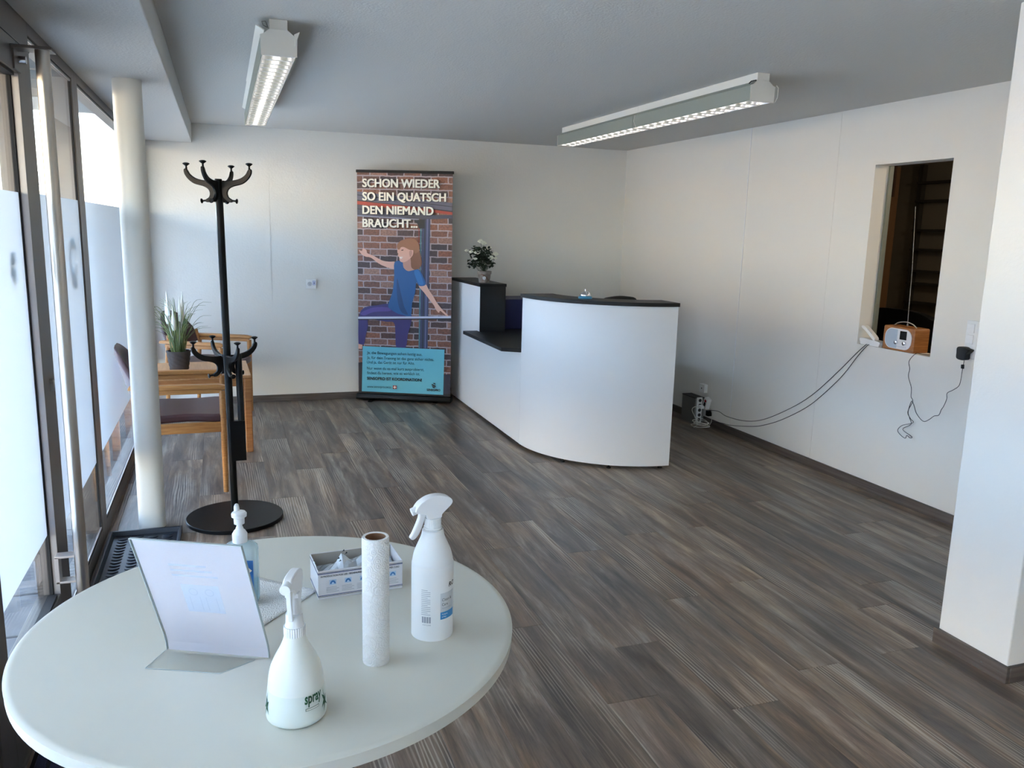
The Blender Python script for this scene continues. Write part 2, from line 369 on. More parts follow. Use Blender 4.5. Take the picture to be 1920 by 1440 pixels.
struct(frame('trim_7', None, [(XL, XL+.001, 2.9, 3.38, 2.147, 2.151)], m_gasket, 0), 'dark strip painted as the shadow gap above the door')  # dark strip laid over the joint to paint in its shade
# faint print on the outside of the frosted film
def on_film(name, lab, y, z, r, parent):
    b = MB()
    for a0, a1, rr, hw in ((.5, 5.4, r, .018), (3.6, 6.1, r*.55, .014)):
        n = 18
        for i in range(n):
            t0 = a0+(a1-a0)*i/n; t1 = a0+(a1-a0)*(i+1)/n
            p = [(y+math.cos(t)*q, z+math.sin(t)*q*1.1) for t, q in ((t0, rr-hw), (t1, rr-hw), (t1, rr+hw), (t0, rr+hw))]
            b.prism(p, -.655, -.654, 'x')
    return b.build(name, M('film_logo_grey', (96, 110, 120), .7), parent)
on_film('film_print', '', 4.03, 1.40, .085, w2)
on_film('film_print', '', 3.0, 1.43, .028, dr)

# tall pull handle
t = thing('pull_handle', 'tall brushed steel tube pull handle on the glass door', 'door handle', (XL+.004, 3.1, 0))
MB().tube([(.084, 0, .22), (.084, 0, 2.115)], .0215, 32).build('tube', m_steel, t, smooth=50)
MB().box(0, .115, -.03, .055, 2.112, 2.121).box(0, .006, -.01, .08, 2.05, 2.121).build('bracket', m_alu, t, bevel=.001)
MB().box(0, .075, -.0, .045, .30, .308).box(0, .075, 0, .045, .395, .403).box(0, .012, 0, .05, .3, .4).build('bracket', m_alul, t, bevel=.001)
MB().cyl((.0, .04, 2.085), (.03, .04, 2.085), .012, 16).build('bolt', m_chrome, t, smooth=40)

# ------------------------------------------------------------------ outside
pav = struct(MB().box(-70, -.72, -40, 90, -.25, -.052).build('ground_outside', M('outside_ground', (184, 168, 142), .9, var=(.4, (166, 150, 126)))), 'paved ground outside')
m_slab = M('concrete_paver', (150, 148, 146), .85, bump=(60, .3, .003), var=(7, (122, 122, 124)))
sl = None; n_ = 0
for i in range(6):
    for j in range(24):
        if n_ >= 300: break
        g = .006; X0 = -.722-.5*(i+1); Y0 = -1+.4*j+(.2 if i % 2 else 0)
        if sl is None: sl = MB().box(g, .5-g, g, .4-g, -.05, -.02).build('paver', m_slab, pav, bevel=.004); s_ = sl
        else:
            s_ = bpy.data.objects.new('paver', sl.data); C.objects.link(s_); s_.parent = pav
            mb_ = s_.modifiers.new('bevel', 'BEVEL'); mb_.width = .004; mb_.segments = 1
        s_.location = (X0, Y0, random.uniform(-.001, .001)); n_ += 1
cn = thing('canopy_roof', 'pale slatted canopy roof outside above the glass front', 'canopy', (-.8, 0, 0))
mc = bpy.data.materials.new('canopy_sheet'); mc.use_nodes = True; N = mc.node_tree.nodes; N.clear()
co = N.new('ShaderNodeOutputMaterial'); cm_ = N.new('ShaderNodeMixShader'); ct = N.new('ShaderNodeBsdfTranslucent'); ce = N.new('ShaderNodeBsdfDiffuse'); ct.inputs[0].default_value = (.42, .455, .44, 1); ce.inputs[0].default_value = (.5, .53, .52, 1); cm_.inputs[0].default_value = .25
mc.node_tree.links.new(ct.outputs[0], cm_.inputs[1]); mc.node_tree.links.new(ce.outputs[0], cm_.inputs[2]); mc.node_tree.links.new(cm_.outputs[0], co.inputs[0])
MB().add([(-1.9, -4.4, 2.63), (-.02, -4.4, 2.63), (-.02, 8.2, 2.63), (-1.9, 8.2, 2.63)], [(0, 1, 2, 3)]).build('roof_sheet', mc, cn)
sl = None
for i in range(27):
    y = -4.1+i*.45
    if sl is None: s_ = sl = MB().box(-1.9, -.03, 0, .06, 2.54, 2.62).build('slat', M('canopy_slat', (92, 98, 98), .6), cn)
    else: s_ = bpy.data.objects.new('slat', sl.data); C.objects.link(s_); s_.parent = cn
    s_.location = (0, y, 0)
MB().box(-1.97, -1.9, -4.4, 8.28, 2.53, 2.7).box(-1.9, 0, 8.2, 8.28, 2.51, 2.7).build('fascia', M('canopy_fascia', (176, 182, 182), .5), cn)
for i, y in enumerate((3.55, 8.2)):
    tag(MB().box(-2.77, -2.69, y, y+.08, -.052, 2.53).build('canopy_post', M('canopy_fascia', (176, 182, 182), .5)), ('grey steel post outside under the canopy, nearer one', 'grey steel post outside under the canopy, farther one')[i], 'post')
# wooden planters outside
def planter(x, y, l, w_, h, lab):
    t = thing('wooden_planter', lab, 'planter', (x, y, -.02))
    nb = 5
    for k in range(nb):
        z0 = k*h/nb+.004; z1 = (k+1)*h/nb-.004
        MB().box(0, w_, 0, .02, z0, z1).box(0, w_, l-.02, l, z0, z1).box(0, .02, .02, l-.02, z0, z1).box(w_-.02, w_, .02, l-.02, z0, z1).build('board', M('planter_board', (168, 130, 88), .7, var=(8, (140, 104, 66), (3, 3, 20))), t)
    MB().box(.02, w_-.02, .02, l-.02, 0, h-.05).build('soil', M('soil', (60, 46, 36), 1), t)
planter(-1.55, 5.9, .9, .5, .42, 'slatted wooden planter outside, nearer of the two')
planter(-1.5, 8.0, 1.4, .6, .5, 'slatted wooden planter outside, farther of the two')
# distant building and fence, bare trees
t = thing('distant_building', 'long low pale building far beyond the glass front', 'building', (-22, 46, -.05))
MB().box(-30, 12, 0, 8, 0, 3.6).build('wall', M('far_wall', (206, 204, 198), .9), t)
MB().box(-30.4, 12.4, -.4, 8.4, 3.6, 4.3).build('roof', M('far_roof', (150, 156, 160), .8), t)
for i in range(12): MB().box(-28+i*3.3, -26.2+i*3.3, -.06, .0, 1.2, 2.6).build('window', M('far_window', (110, 122, 132), .3), t)
for k, (y_, l_, h_, lab_) in enumerate(((-34, 26, 8.5, 'tall pale house across the road, beside the yellow one, unseen and added for warm bounce light'), (-5, 30, 7.5, 'long sand yellow house across the road opposite the room, unseen and added for warm bounce light'))):  # unseen houses added to bounce warm sunlight onto the upper walls
    t = thing('house', lab_, 'building', (-30, y_, -.05))
    MB().box(-9, 0, 0, l_, 0, h_).build('wall', M('house_wall', (214, 196, 166), .9), t)
    MB().prism([(-9.6, h_), (.6, h_), (-4.5, h_+3)], 0, l_, 'y').build('roof', M('house_roof', (120, 84, 70), .9), t)
    for i in range(int(l_/3.2)):
        for z_ in (1.0, 4.2): MB().box(-.02, .05, 1+i*3.2, 2.3+i*3.2, z_, z_+1.5).build('window', M('far_window', (110, 122, 132), .3), t)
def bare_tree(x, y, h, lab, seed):
    random.seed(seed); t = thing('bare_tree', lab, 'tree', (x, y, -.05)); tb = MB(); br = MB()
    tb.tube([(0, 0, 0), (.05, 0, h*.25), (0, .05, h*.5)], [h*.02, h*.016, h*.011], 7)
    def grow(p, d, l, r, dep):
        q = p+d*l; mid = p+d*l*.5+Vector([random.uniform(-.05, .05)*l for _ in range(3)])
        br.tube([p, mid, q], [r, r*.8, r*.55], 4)
        if dep == 0: return
        for _ in range(3):
            nd = (d+Vector([random.uniform(-.75, .75), random.uniform(-.75, .75), random.uniform(-.25, .5)])).normalized()
            grow(p+d*l*random.uniform(.45, 1), nd, l*random.uniform(.6, .8), r*.55, dep-1)
    for k in range(5): grow(Vector((0, 0, h*(.28+.045*k))), Vector((math.cos(k*2.4)*.8, math.sin(k*2.4)*.8, .75)).normalized(), h*.2, h*.008, 4)
    tb.build('trunk', M('bark', (96, 84, 74), .95), t); br.build('branches', M('bark', (96, 84, 74), .95), t)
bare_tree(-10.2, 27, 6.2, 'bare winter tree outside, right of the others', 3)
bare_tree(-17, 29, 7, 'bare winter tree outside, middle of the three', 4)
bare_tree(-26, 30, 7.5, 'bare winter tree outside, left of the others', 5)
random.seed(11)

# ------------------------------------------------------------------ ceiling lamps
m_lampw = M('lamp_housing_white', (226, 224, 216), .5)
m_lampg = M('lamp_reflector_back', (150, 158, 150), .5, .35, bump=(30, .1, .001))
m_louv = M('louvre_aluminium', (236, 236, 238), .22, .85)
m_tube = M('fluorescent_tube', (255, 252, 244), .4, emit=((255, 247, 238), .55))
def lamp(xc, y0, y1, label, flap):
    t = thing('louvre_ceiling_light', label, 'ceiling light', (xc, y0, 0))
    Lh = (y1-y0)/2
    for k in range(2):
        a, b = k*Lh+.001, (k+1)*Lh-.001
        MB().box(-.036, .036, a, b, 2.369, H).build('housing', m_lampw, t, bevel=.001)
        # folded sheet reflector, open at the bottom
        pr = [(-.036, 2.369), (-.056, 2.352), (-.072, 2.345), (-.070, 2.27), (-.067, 2.27), (-.068, 2.342), (-.054, 2.348), (-.034, 2.365),
              (.034, 2.365), (.054, 2.348), (.068, 2.342), (.067, 2.27), (.070, 2.27), (.072, 2.345), (.056, 2.352), (.036, 2.369)]
        MB().prism(pr, a+.002, b-.002, 'y').build('reflector', m_lampg, t)
        MB().tube([(0, a+.02, 2.325), (0, b-.02, 2.325)], .013, 12).build('tube', m_tube, t, smooth=50)
        # parabolic side mirrors
        MB().prism([(-.0665, 2.27), (-.060, 2.295), (-.048, 2.318), (-.047, 2.318), (-.058, 2.295), (-.064, 2.27)], a+.004, b-.004, 'y').prism([(.0665, 2.27), (.060, 2.295), (.048, 2.318), (.047, 2.318), (.058, 2.295), (.064, 2.27)], a+.004, b-.004, 'y').build('side_mirror', m_louv, t)
        n = 14; first = None
        for i in range(n):
            y = a+.02+(b-a-.04)*i/(n-1)
            if first is None:
                first = MB().prism([(-.001, 2.305), (.001, 2.305), (.004, 2.288), (.011, 2.27), (-.011, 2.27), (-.004, 2.288)], -.062, .062, 'x').build('louvre_blade', m_louv, t); s_ = first
            else:
                s_ = bpy.data.objects.new('louvre_blade', first.data); C.objects.link(s_); s_.parent = t
            s_.location = (0, y, 0)
    for yy in (0, 2*Lh):
        MB().prism([(-.037, 2.369), (-.060, 2.35), (-.074, 2.345), (-.0715, 2.267), (.0715, 2.267), (.074, 2.345), (.060, 2.35), (.037, 2.369)], yy-.001, yy+.0015, 'y').build('end_plate', m_lampw, t)
    if flap:
        MB().prism([(-.092, 2.368), (-.060, 2.350), (-.058, 2.353), (-.09, 2.372)], -.05, Lh+.05, 'y').prism([(-.089, 2.366), (-.060, 2.350), (-.058, 2.353), (-.087, 2.370)], Lh+.05, 2*Lh-.15, 'y').build('side_wing', m_lampw, t)
        MB().prism([(.06, 2.352), (.083, 2.365), (.064, 2.31)], -.02, .0, 'y').build('end_bracket', m_lampw, t)
        MB().tube([(-.04, -.002, 2.372), (-.06, -.01, 2.378), (-.066, -.012, 2.392), (-.052, -.01, 2.395), (-.042, -.003, 2.375)], .0012, 5).build('wire_loop', m_cable, t)
    else:
        MB().tube([(-.036, .01, 2.372), (-.06, .02, 2.366), (-.066, .03, 2.356)], .003, 5).build('wire_loop', m_cable, t)
        MB().tube([(-.073, Lh-.03, 2.346), (-.0735, Lh-.02, 2.31), (-.0725, Lh-.05, 2.27)], .0016, 5).tube([(.074, -.01, 2.35), (.085, -.012, 2.34), (.083, -.012, 2.29), (.072, -.008, 2.268)], .0022, 5).build('wire', m_wcable, t)
lamp(.249, 3.66, 6.22, 'louvred twin fluorescent light on the left of the ceiling', True)
lamp(2.637, 3.70, 6.27, 'louvred twin fluorescent light on the right of the ceiling', False)

# ------------------------------------------------------------------ reception desk
ds = thing('reception_desk', 'white reception desk with black tops and a curved front counter', 'reception desk', (0, 0, 0))
def arc(cx, cy, r, a0, a1, n): return [(cx+r*math.cos(a0+(a1-a0)*i/n), cy+r*math.sin(a0+(a1-a0)*i/n)) for i in range(n+1)]
cx, cy, R0 = 2.85, 5.55, .81
o_ = arc(cx, cy, R0, PI, 1.5*PI, 40); i_ = arc(cx, cy, R0-.019, 1.5*PI, PI, 40)
MB().prism(o_+i_, .022, 1.118).build('curved_front_panel', m_white, ds, smooth=30)
o_ = arc(cx, cy, R0+.018, PI, 1.5*PI, 40); i_ = arc(cx, cy, .575, 1.5*PI, PI, 40)
MB().prism(o_+i_, 1.118, 1.143).build('counter_top', m_black, ds, smooth=30)
MB().box(2.059, 2.24, 5.531, 5.55, .022, 1.118).build('side_panel', m_black, ds)
MB().box(2.831, 2.85, 4.76, 4.985, .022, 1.118).build('side_panel', m_black, ds)
o_ = arc(cx, cy, .57, PI, 1.5*PI, 24); i_ = arc(cx, cy, .555, 1.5*PI, PI, 24)
MB().prism(o_+i_, .745, 1.118).build('inner_panel', m_white, ds, smooth=30)
MB().prism([(2.062, 5.53)]+[(p[0]+.022, p[1]) for p in arc(cx, cy, .77, PI, 1.5*PI, 20)][1:]+[(2.87, 5.53)], .71, .735).build('inner_desktop', m_black, ds)
# low middle part and tall end part
MB().box(2.04, 2.059, 5.553, 6.608, .022, .71).build('front_panel', m_white, ds, bevel=.001)
MB().box(2.04, 2.059, 6.604, 7.50, .022, 1.118).build('front_panel', m_white, ds, bevel=.001)
MB().prism([(1.915, 6.67), (1.915, 5.64), (2.035, 5.56), (2.88, 5.56), (2.88, 7.50), (2.06, 7.50), (2.06, 6.67)], .71, .737).build('desktop', m_black, ds, bevel=.001)
MB().box(2.030, 2.27, 6.58, 7.50, 1.118, 1.143).build('tall_unit_top', m_black, ds, bevel=.001)
MB().box(2.040, 2.265, 6.585, 6.603, .737, 1.118).build('tall_unit_side', M('anthracite_side', (24, 26, 29), .5), ds, bevel=.001)
MB().box(2.053, 2.265, 7.48, 7.498, .737, 1.118).box(2.25, 2.265, 6.603, 7.48, .737, 1.118).build('tall_unit_back', m_black, ds)
MB().box(2.06, 2.85, 7.48, 7.498, .022, .71).box(2.06, 2.85, 5.57, 5.588, .022, .71).build('side_panel', m_white, ds)
for px, py in ((2.075, 5.58), (2.075, 6.6), (2.075, 7.45), (2.20, 5.08), (2.45, 4.86), (2.80, 4.775), (2.8, 7.4), (2.8, 5.7)):
    MB().lathe([(.016, 0), (.016, .008), (.007, .009), (.007, .024)], 16, Matrix.Translation((px, py, 0))).build('levelling_foot', m_bplast, ds, smooth=40)
tag(MB().box(2.30, 2.84, 6.72, 7.10, .738, 1.0).build('storage_box', M('navy_box', (22, 26, 74), .55), bevel=.006), 'dark navy blue box on the desktop behind the tall desk end', 'box')

# bell
t = thing('desk_bell', 'silver counter bell on a blue base on the curved counter top', 'bell', (2.335, 5.11, 1.143))
MB().lathe([(.046, 0), (.048, .004), (.046, .013), (.040, .017), (.030, .018)], 32).build('base', M('bell_blue', (70, 150, 190), .4), t, smooth=40)
MB().lathe([(.036, .018), (.0365, .021), (.034, .032), (.027, .042), (.016, .048), (.006, .050), (0, .050)], 32).build('dome', m_chrome, t, smooth=60)
MB().lathe([(.003, .050), (.003, .058), (.0055, .059), (.0055, .063), (0, .065)], 16).build('button', m_chrome, t, smooth=50)

# office chair behind the counter
t = thing('office_chair', 'black office swivel chair behind the curved counter', 'chair', (3.27, 6.15, 0), .25)
prof = closed([(-.2, .62), (-.215, .85), (-.19, 1.02), (-.08, 1.055), (.08, 1.055), (.19, 1.02), (.215, .85), (.2, .62), (0, .58)], 4)
MB().prism(prof, .17, .22, 'y').build('backrest', m_bplast, t, bevel=.012, seg=3)
MB().prism(closed([(-.24, -.22), (.24, -.22), (.24, .2), (-.24, .2)], 5), .44, .52).build('seat', m_bplast, t, bevel=.015, seg=3)
MB().tube([(0, .2, .66), (0, .24, .5), (0, .12, .42), (0, 0, .42)], .018, 8).build('back_support', m_bplast, t, smooth=50)
MB().tube([(0, 0, .08), (0, 0, .44)], .025, 16).build('gas_column', m_bmetal, t, smooth=50)
for k in range(5):
    a = k*2*PI/5+.3; lg = MB().tube([(0, 0, .11), (.28*math.cos(a), .28*math.sin(a), .075)], [.026, .016], 8).build('leg', m_bplast, t, smooth=50)
    MB().tube([(.28*math.cos(a)-.02*math.sin(a), .28*math.sin(a)+.02*math.cos(a), .03), (.28*math.cos(a)+.02*math.sin(a), .28*math.sin(a)-.02*math.cos(a), .03)], .03, 14).build('caster', m_bplast, lg, smooth=50)

# potted white rose on the desk
m_leaf = M('rose_leaf', (34, 48, 30), .55); m_petal = M('white_petal', (250, 250, 236), .6)
t = thing('potted_rose', 'small white rose bush in a grey pot on the tall desk end', 'potted plant', (2.125, 6.76, 1.143))
MB().lathe([(.046, 0), (.050, .03), (.056, .072), (.061, .074), (.063, .098), (.058, .1), (.055, .09), (0, .088)], 32).build('pot', M('grey_pot', (150, 142, 134), .8, var=(20, (120, 108, 100)), bump=(60, .3, .002)), t, smooth=40)
MB().tube([(-.045, -.035, .072), (-.02, -.062, .066), (.0, -.064, .05), (.02, -.058, .02)], .0025, 6).tube([(-.03, -.055, .07), (-.02, -.063, .045), (-.03, -.055, .02)], .0025, 6).build('twine', M('twine', (128, 84, 58), .9), t)
MB().prism(closed([(-.030, .030), (-.012, .028), (-.006, .048), (-.018, .056), (-.034, .05)], 4), -.066, -.062, 'y').build('tag', m_wplast, t)
st = MB(); lf = MB()
def leaf(mb, p, d, l, w_, up=Vector((0, 0, 1))):
    d = Vector(d).normalized(); s = d.cross(up)
    s = s.normalized() if s.length > 1e-3 else Vector((1, 0, 0)); nn = s.cross(d)
    p = Vector(p); k = [p, p+d*l*.35+s*w_, p+d*l*.7+s*w_*.7+nn*l*.05, p+d*l-nn*l*.1, p+d*l*.7-s*w_*.7+nn*l*.05, p+d*l*.35-s*w_, p+d*l*.5-nn*w_*.35]
    mb.add(k, [(0, 1, 6), (1, 2, 6), (2, 3, 6), (3, 4, 6), (4, 5, 6), (5, 0, 6)])
fl = [(-.13, -.03, .262), (-.155, .03, .27), (-.085, -.05, .255), (-.105, -.07, .205), (.035, -.07, .215), (.035, -.0, .295), (.085, -.04, .245), (.09, -.02, .21), (-.01, 0, .335), (-.045, -.02, .35)]
for i in range(26):
    a = random.uniform(0, 2*PI); rr = random.uniform(.03, .11); h_ = random.uniform(.14, .27)
    e = Vector((math.cos(a)*rr-.02, math.sin(a)*rr*.8, h_)); st.tube(bezier([(0, 0, .09), (e.x*.4, e.y*.4, h_*.6), e], 3), .0016, 4)
    for _ in range(13):
        q = e+Vector([random.uniform(-.035, .035) for _ in range(3)])
        leaf(lf, q, (random.uniform(-1, 1), random.uniform(-1, 1), random.uniform(-.5, .6)), random.uniform(.03, .05), random.uniform(.012, .018))
for q in fl: st.tube(bezier([(0, 0, .09), (q[0]*.4, q[1]*.4, q[2]*.6), q], 3), .0016, 4)
st.build('stems', M('stem_green', (44, 58, 34), .6), t); o = lf.build('foliage', m_leaf, t); o['kind'] = 'stuff'
for i, q in enumerate(fl):
    r = .026 if i not in (0, 1, 3, 7) else .018; fb = MB()
    for ring in range(3):
        for k in range(5):
            a = k*2*PI/5+ring*.6; rr = r*(1-.28*ring)
            d = Vector((math.cos(a), math.sin(a), 0))
            fb.add([Vector(q)+d*rr*.25-Vector((0, 0, r*.6)), Vector(q)+d*rr+Vector((-d.y, d.x, 0))*rr*.7+Vector((0, 0, r*.1*ring)), Vector(q)+d*rr*.85+Vector((0, 0, r*(.35+.25*ring))), Vector(q)+d*rr-Vector((-d.y, d.x, 0))*rr*.7+Vector((0, 0, r*.1*ring))], [(0, 1, 2, 3)])
    fb.lathe([(0, -r*.5), (r*.5, 0), (r*.3, r*.5), (0, r*.6)], 8, Matrix.Translation(q)).build('rose_blossom', m_petal, t)

# ------------------------------------------------------------------ roll-up banner
b0 = Vector((1.146, 7.533, 0)); b1 = Vector((1.955, 7.156, 0)); bang = math.atan2(b1.y-b0.y, b1.x-b0.x); BWd = (b1-b0).length
bn = thing('roll_up_banner', 'roll-up advertising banner with a woman balancing before a brick wall', 'banner', (b0+b1)/2, bang)
MB().prism([(-.055, .012), (-.06, .03), (-.045, .062), (.03, .070), (.05, .05), (.05, .015), (.03, .01)], -BWd/2, BWd/2, 'x').build('base_cassette', m_bmetal, bn, bevel=.003)
for sx in (-.30, .30):
    MB().box(sx-.018, sx+.018, -.115, .02, 0, .012).build('foot', m_bplast, bn, bevel=.002)
MB().cyl((0, .03, .05), (0, .03, 2.07), .008, 12).build('support_pole', m_bplast, bn, smooth=50)
MB().box(-BWd/2+.005, BWd/2-.005, -.012, .012, 2.068, 2.092).build('top_bar', m_bplast, bn, bevel=.002)
def bc(x, y, two=False):
    """read a spot on the print (in units of 1/6 px of the print's own layout) to banner u,v in metres"""
    if two: y += 1380
    u = (x-78)/(1124-78); s = (y-60)/6
    vl = 2.085-(s/415)*2.019; vr = 2.089-((y-75)/6/420)*2.019
    return ((u-.5)*.868, vl*(1-u)+vr*u)
LY = [0]
def flat(name, pts, m, two=False, sm=0, parent=bn, layer=None):
    LY[0] += .0004; q = [bc(p[0], p[1], two) for p in pts]
    if sm: q = closed(q, sm)
    q = [(max(-.434, min(.434, a)), b) for a, b in q]
    y = -.0035-(layer if layer else LY[0])
    return MB().prism(q, y, y+.0003, 'y').build(name, m, parent)
def brick_mat():
    m = bpy.data.materials.new('printed_bricks'); m.use_nodes = True; t = m.node_tree; N = t.nodes; L = t.links; b = N['Principled BSDF']; b.inputs['Roughness'].default_value = .45
    tc = N.new('ShaderNodeTexCoord'); sp = N.new('ShaderNodeSeparateXYZ'); cb = N.new('ShaderNodeCombineXYZ'); L.new(tc.outputs['Object'], sp.inputs[0]); L.new(sp.outputs[0], cb.inputs[0]); L.new(sp.outputs[2], cb.inputs[1])
    wn = N.new('ShaderNodeTexNoise'); wn.inputs['Scale'].default_value = 22; wn.inputs['Detail'].default_value = 2; L.new(cb.outputs[0], wn.inputs[0])
    ws = N.new('ShaderNodeVectorMath'); ws.operation = 'MULTIPLY_ADD'; ws.inputs[1].default_value = (.012, .012, 0); L.new(wn.outputs['Color'], ws.inputs[0]); L.new(cb.outputs[0], ws.inputs[2])
    br = N.new('ShaderNodeTexBrick'); L.new(ws.outputs[0], br.inputs[0]); br.inputs['Scale'].default_value = 1; br.inputs['Brick Width'].default_value = .155; br.inputs['Row Height'].default_value = .0585; br.inputs['Mortar Size'].default_value = .0058; br.inputs['Mortar Smooth'].default_value = .3; br.offset = .42
    br.inputs['Bias'].default_value = -.1; br.inputs['Color1'].default_value = (0, 0, 0, 1); br.inputs['Color2'].default_value = (1, 1, 1, 1); br.inputs['Mortar'].default_value = (.5, .5, .5, 1)
    rp = N.new('ShaderNodeValToRGB'); e = rp.color_ramp.elements; e[0].color = lin((58, 44, 50)); e[1].color = lin((168, 124, 104))
    for p, c in ((.25, (84, 56, 52)), (.5, (138, 86, 64)), (.75, (126, 92, 84))): k = e.new(p); k.color = lin(c)
    L.new(br.outputs[0], rp.inputs[0])
    n = N.new('ShaderNodeTexNoise'); n.inputs['Scale'].default_value = 60; n.inputs['Detail'].default_value = 5; L.new(cb.outputs[0], n.inputs[0])
    nr = N.new('ShaderNodeMapRange'); nr.inputs[1].default_value = .3; nr.inputs[2].default_value = .7; nr.inputs[3].default_value = .62; nr.inputs[4].default_value = 1.35; L.new(n.outputs[0], nr.inputs[0])
    mu = N.new('ShaderNodeVectorMath'); mu.operation = 'SCALE'; L.new(rp.outputs[0], mu.inputs[0]); L.new(nr.outputs[0], mu.inputs['Scale'])
    mx = N.new('ShaderNodeMix'); mx.data_type = 'RGBA'; L.new(br.outputs['Fac'], mx.inputs[0]); L.new(mu.outputs[0], mx.inputs[6]); mx.inputs[7].default_value = lin((172, 156, 160)); L.new(mx.outputs[2], b.inputs['Base Color'])
    return m
MB().box(-.434, .434, -.0034, 0, .066, 2.069).build('print_sheet', brick_mat(), bn)
P_ = lambda n, c: M('print_'+n, c, .45)
flat('printed_frame', [(78, 285), (1124, 412), (1124, 500), (78, 392)], P_('frame_grey', (92, 92, 112)))
flat('printed_frame', [(78, 318), (1124, 450), (1124, 458), (78, 328)], P_('frame_dark', (44, 44, 56)))
flat('printed_frame', [(78, 375), (1124, 498), (1124, 512), (78, 388)], P_('frame_dark', (44, 44, 56)))
flat('printed_frame', [(78, 388), (700, 455), (1124, 512), (1124, 540), (700, 490), (78, 425)], P_('frame_red', (176, 62, 44)))
flat('printed_frame', [(78, 428), (900, 540), (1124, 545), (1124, 580), (840, 590), (78, 545)], P_('frame_grey2', (70, 70, 86)))
flat('printed_frame', [(78, 470), (700, 540), (700, 548), (78, 478)], P_('frame_dark', (44, 44, 56)))
flat('printed_frame', [(78, 540), (760, 585), (760, 598), (78, 556)], P_('frame_pale', (130, 134, 158)))
flat('printed_post', [(795, 585), (885, 585), (862, 2040), (775, 2040)], P_('post_blue', (62, 66, 98)))
flat('printed_post', [(820, 585), (832, 585), (812, 2040), (800, 2040)], P_('frame_dark', (44, 44, 56)))
flat('printed_post', [(846, 585), (862, 585), (842, 2040), (830, 2040)], P_('post_light', (104, 108, 146)))
flat('printed_post', [(776, 690), (790, 690), (775, 2035), (760, 2035)], P_('post_teal', (78, 126, 138)))
flat('printed_post', [(758, 690), (764, 690), (764, 1080), (758, 1080)], P_('frame_red', (176, 62, 44)))
flat('printed_bracket', [(700, 600), (820, 590), (820, 690), (760, 690), (745, 640)], P_('black', (20, 20, 24)))
SK = P_('skin', (226, 176, 156))
flat('printed_leg', [(450, 150), (280, 166), (180, 180), (120, 215), (88, 290), (79, 400), (79, 600), (140, 612), (165, 500), (190, 400), (192, 330), (300, 335), (400, 352), (485, 365), (500, 500), (512, 650), (612, 655), (640, 500), (668, 400), (684, 280), (600, 240)], P_('purple', (58, 48, 112)), True, 3)
flat('printed_leg', [(110, 250), (250, 190), (420, 190), (440, 230), (260, 240), (150, 280)], P_('purple_light', (84, 70, 146)), True, 4)
flat('printed_foot', [(79, 605), (125, 615), (118, 665), (79, 660)], SK, True)
flat('printed_arm', [(505, 1060), (500, 1140), (340, 1090), (230, 1012), (170, 1000), (120, 968), (93, 925), (128, 935), (140, 905), (180, 930), (188, 960), (260, 990), (350, 1040), (430, 1055)], SK, False, 3)
flat('printed_arm', [(760, 1325), (838, 1310), (870, 1365), (920, 1440), (960, 1510), (990, 1550), (1030, 1600), (1090, 1660), (1075, 1668), (1030, 1630), (1000, 1608), (985, 1630), (950, 1590), (930, 1545), (880, 1480), (820, 1400)], SK, False, 3)
flat('printed_neck', [(585, 1040), (580, 1130), (640, 1185), (710, 1160), (705, 1060), (690, 970)], P_('skin_shade', (196, 146, 128)), False, 3)
flat('printed_shirt', [(492, 1062), (575, 1052), (592, 1120), (640, 1160), (700, 1150), (755, 1140), (800, 1200), (838, 1310), (770, 1328), (735, 1290), (722, 1400), (690, 1510), (680, 1640), (660, 1680), (600, 1660), (530, 1640), (460, 1600), (418, 1550), (450, 1450), (475, 1360), (488, 1200)], P_('shirt', (24, 88, 146)), False, 3)
flat('printed_shirt', [(520, 1240), (560, 1400), (600, 1560), (640, 1650), (560, 1610), (520, 1450)], P_('shirt_dark', (16, 66, 116)), False, 4)
flat('printed_shirt', [(710, 1160), (760, 1155), (815, 1300), (770, 1310), (730, 1240)], P_('shirt_light', (36, 110, 176)), False, 4)
flat('printed_hair', [(660, 930), (700, 900), (750, 900), (775, 960), (795, 1060), (780, 1110), (730, 1145), (680, 1120), (672, 1040)], P_('hair', (134, 86, 58)), False, 4)
flat('printed_face', [(532, 890), (524, 950), (534, 968), (528, 985), (545, 1010), (548, 1040), (575, 1062), (630, 1048), (690, 990), (700, 930), (680, 880), (600, 860)], SK, False, 3)
flat('printed_hair', [(526, 915), (520, 870), (560, 825), (620, 805), (700, 800), (755, 850), (765, 930), (720, 965), (700, 930), (660, 925), (600, 895), (565, 895), (548, 920)], P_('hair_light', (156, 104, 72)), False, 4)
flat('printed_ear', [(655, 945), (675, 930), (690, 950), (680, 990), (662, 1000)], P_('skin_shade', (196, 146, 128)), False, 3)
flat('printed_eye', [(566, 925), (590, 920), (592, 930), (570, 934)], P_('eye', (70, 44, 36)))
flat('printed_mouth', [(546, 1000), (585, 1000), (572, 1024), (550, 1018)], P_('mouth', (240, 226, 220)))
flat('printed_rail', [(79, 293), (1124, 290), (1124, 312), (79, 318)], P_('rail_white', (206, 208, 226)), True)
flat('printed_rail', [(79, 318), (1124, 312), (1124, 324), (79, 330)], P_('black', (20, 20, 24)), True)
flat('printed_corner', [(79, 820), (125, 815), (125, 1180), (79, 1170)], P_('navy_dark', (34, 26, 38)), True)
flat('printed_corner', [(1040, 960), (1124, 960), (1124, 1215), (1040, 1210)], P_('navy', (36, 38, 58)), True)
flat('printed_corner', [(79, 1140), (1124, 1190), (1124, 1240), (79, 1180)], P_('black', (20, 20, 24)), True)
flat('text_panel', [(130, 630), (1055, 672), (1045, 1200), (115, 1155)], P_('turquoise', (104, 192, 212)), True)
LY[0] += .001
